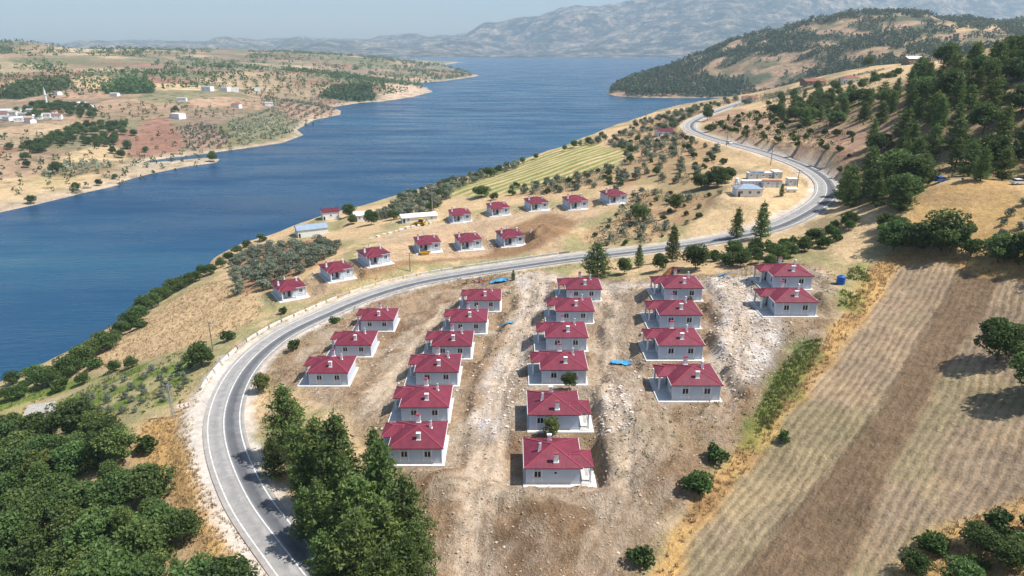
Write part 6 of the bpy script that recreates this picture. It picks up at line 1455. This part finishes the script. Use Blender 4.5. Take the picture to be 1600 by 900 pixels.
a = off_houses(in_poly_pts(YARD_POLY, 9000, 1)); rocks('rubble', a, 0.06, 0.24, np.clip(SR.normal(0.22, 0.22, len(a)), 0, 1), 'scattered clods and stones over the building site')
g = np.concatenate([in_poly_pts(COVER[k], n, 20 + n) for k, n in (('gravel_a', 700), ('gravel_b', 420), ('gravel_c', 260), ('gravel_d', 200))])
g = off_houses(g); rocks('stone_rubble', g, 0.06, 0.30, np.clip(SR.normal(0.85, 0.2, len(g)), 0, 1), 'pale stone rubble on the gravel lanes')
# thrown-up spoil beside every house pad
e = []
for hx, hy, hz, rot, key in HOUSES:
    for k in range(46):
        sd = SR.integers(4); u = SR.uniform(-7, 7); o_ = SR.uniform(7.2, 9.5)
        e.append((hx + u, hy - o_ + 1.2) if sd == 0 else (hx + u, hy + o_) if sd == 1 else (hx - o_ - 0.5, hy + u) if sd == 2 else (hx + o_ + 0.3, hy + u))
e = np.array(e); d = seg_dist(ROAD_S, e[:, 0], e[:, 1], False); e = off_houses(e[d > 6.5], 7.0, 6.6)
rocks('spoil_stones', e, 0.10, 0.38, np.clip(SR.normal(0.4, 0.3, len(e)), 0, 1), 'stones thrown up beside the house aprons')

def tufts(name, pts, h0, h1, mat, label, blades=6, lean=0.5):
    n = len(pts); z = ground_near(pts[:, 0].copy(), pts[:, 1].copy()); r = SR
    hh = r.uniform(h0, h1, (n, blades)); a = r.uniform(0, 6.28, (n, blades)); w = 0.07 + 0.05 * r.uniform(size=(n, blades))
    bx = pts[:, 0:1] + r.normal(0, 0.18, (n, blades)); by = pts[:, 1:2] + r.normal(0, 0.18, (n, blades)); bz = np.repeat(z[:, None], blades, 1) - 0.03
    tx = bx + np.cos(a) * hh * lean * r.uniform(0.2, 1, (n, blades)); ty = by + np.sin(a) * hh * lean * r.uniform(0.2, 1, (n, blades))
    px, py = -np.sin(a) * w, np.cos(a) * w
    V = np.stack([np.stack([bx - px, by - py, bz], -1), np.stack([bx + px, by + py, bz], -1), np.stack([tx, ty, bz + hh], -1)], 2).reshape(-1, 3)
    F = np.arange(len(V)).reshape(-1, 3)
    me = np_mesh(name, V, F); set_float(me, 'tint', np.repeat(r.uniform(0, 1, n * blades), 3)); o = link(name, me, M[mat]); return tag(o, label, 'grass', None, 'stuff')

pts = np.concatenate([in_poly_pts(COVER['margin'], 3600, 51), in_poly_pts(COVER['straw_road'], 900, 52), in_poly_pts(COVER['bottom_right_grass'], 700, 53), in_poly_pts(COVER['straw_left'], 1500, 54)])
tufts('dry_grass', pts, 0.3, 0.8, 'straw', 'dry straw-coloured grass along field margins and verges')
d, _, sg = seg_dist(ROAD_S, *SR.uniform((-110, 55), (60, 235), (9000, 2)).T, False, ROAD_S[:, 2])
q = SR.uniform((-110, 55), (40, 232), (14000, 2)); d = seg_dist(ROAD_S, q[:, 0], q[:, 1], False); q = q[(d > 6.8) & (d < 12)]
tufts('verge_grass', off_houses(q, 7, 7), 0.25, 0.7, 'straw', 'dry grass along the road verge')
pts = np.concatenate([in_poly_pts(COVER['green_a'], 900, 55), in_poly_pts(COVER['green_b'], 350, 56), in_poly_pts(COVER['grass_left'], 1800, 57)])
pts = pts[fbm(pts[:, 0], pts[:, 1], 6, 3, 77) > 0.46]
tufts('green_weeds', pts, 0.25, 0.75, 'reed', 'green weeds in the strips beside the field and on the left slope', 8)
q = off_houses(in_poly_pts(YARD_POLY, 2600, 58), 7, 6.6); dn = fbm(q[:, 0], q[:, 1], 34, 3, 131); q = q[dn > 0.52]
tufts('site_weeds', q, 0.2, 0.6, 'reed', 'sparse weeds growing on the building site', 5)

# low scrub between the trees of the slopes
def low_scrub(name, keys, n, h0, h1, mat, label, seed):
    P = np.concatenate([in_poly_pts(CLUSTERS[k], m_, seed + i) for i, (k, m_) in enumerate(keys)])
    d = seg_dist(ROAD_S, P[:, 0], P[:, 1], False); P = off_houses(P[(d > 7) & (fbm(P[:, 0], P[:, 1], 25, 3, seed) > 0.45)], 8, 8)
    stuff_trees(name, P, ground_near(P[:, 0].copy(), P[:, 1].copy()) - 0.1, h0, h1, 0.75, n, mat, label, seed, 0.16, 0.3)
low_scrub('slope_scrub', (('slope_scrub_a', 1500), ('slope_scrub_b', 260), ('slope_scrub_c', 380), ('verge_olives', 500), ('crest_olives', 260), ('lakeside_olives', 200), ('far_grove', 420), ('rise_grove', 900)), 22, 0.8, 2.4, 'olive', 'low grey-green scrub between the trees of the lakeside slope', 210)
low_scrub('hill_scrub', (('pine_hill', 700), ('pine_spur', 420), ('slope_shrubs', 520), ('lower_left_wood', 380), ('hedge_road', 120), ('treeline_right', 60)), 22, 0.7, 2.2, 'bush', 'green undergrowth on the wooded slopes', 230)

# one label for one tree: count like trees of a patch from left to right as the picture shows them
_by = {}
for o in C.objects:
    if o.parent is None and 'label' in o and o.get('kind') is None: _by.setdefault(o['label'], []).append(o)
def ordinal(n): return str(n) + ('th' if 10 <= n % 100 <= 20 else {1: 'st', 2: 'nd', 3: 'rd'}.get(n % 10, 'th'))
for lab, obs in _by.items():
    if 1 < len(obs) <= 50:
        obs.sort(key=lambda q: q.location.x / (q.location.y + 40))
        for i, q in enumerate(obs): q['label'] = lab + ', ' + ordinal(i + 1) + ' from left'

# ---------------------------------------------------------------- the air over the lake
m = bpy.data.materials.new('haze'); m.use_nodes = True; nt = m.node_tree
for n in list(nt.nodes): nt.nodes.remove(n)
pv = nt.nodes.new('ShaderNodeVolumePrincipled'); pv.inputs['Color'].default_value = (0.62, 0.82, 1.0, 1); pv.inputs['Density'].default_value = HAZE; pv.inputs['Anisotropy'].default_value = 0.1
ou = nt.nodes.new('ShaderNodeOutputMaterial'); nt.links.new(pv.outputs[0], ou.inputs['Volume'])
mb = MB(); mb.box(-12600, 12600, -2600, 13100, -8, 1180)
hz_o = mb.build('haze', m); tag(hz_o, 'thin blue summer haze over the lake and hills', 'haze', None, 'stuff')
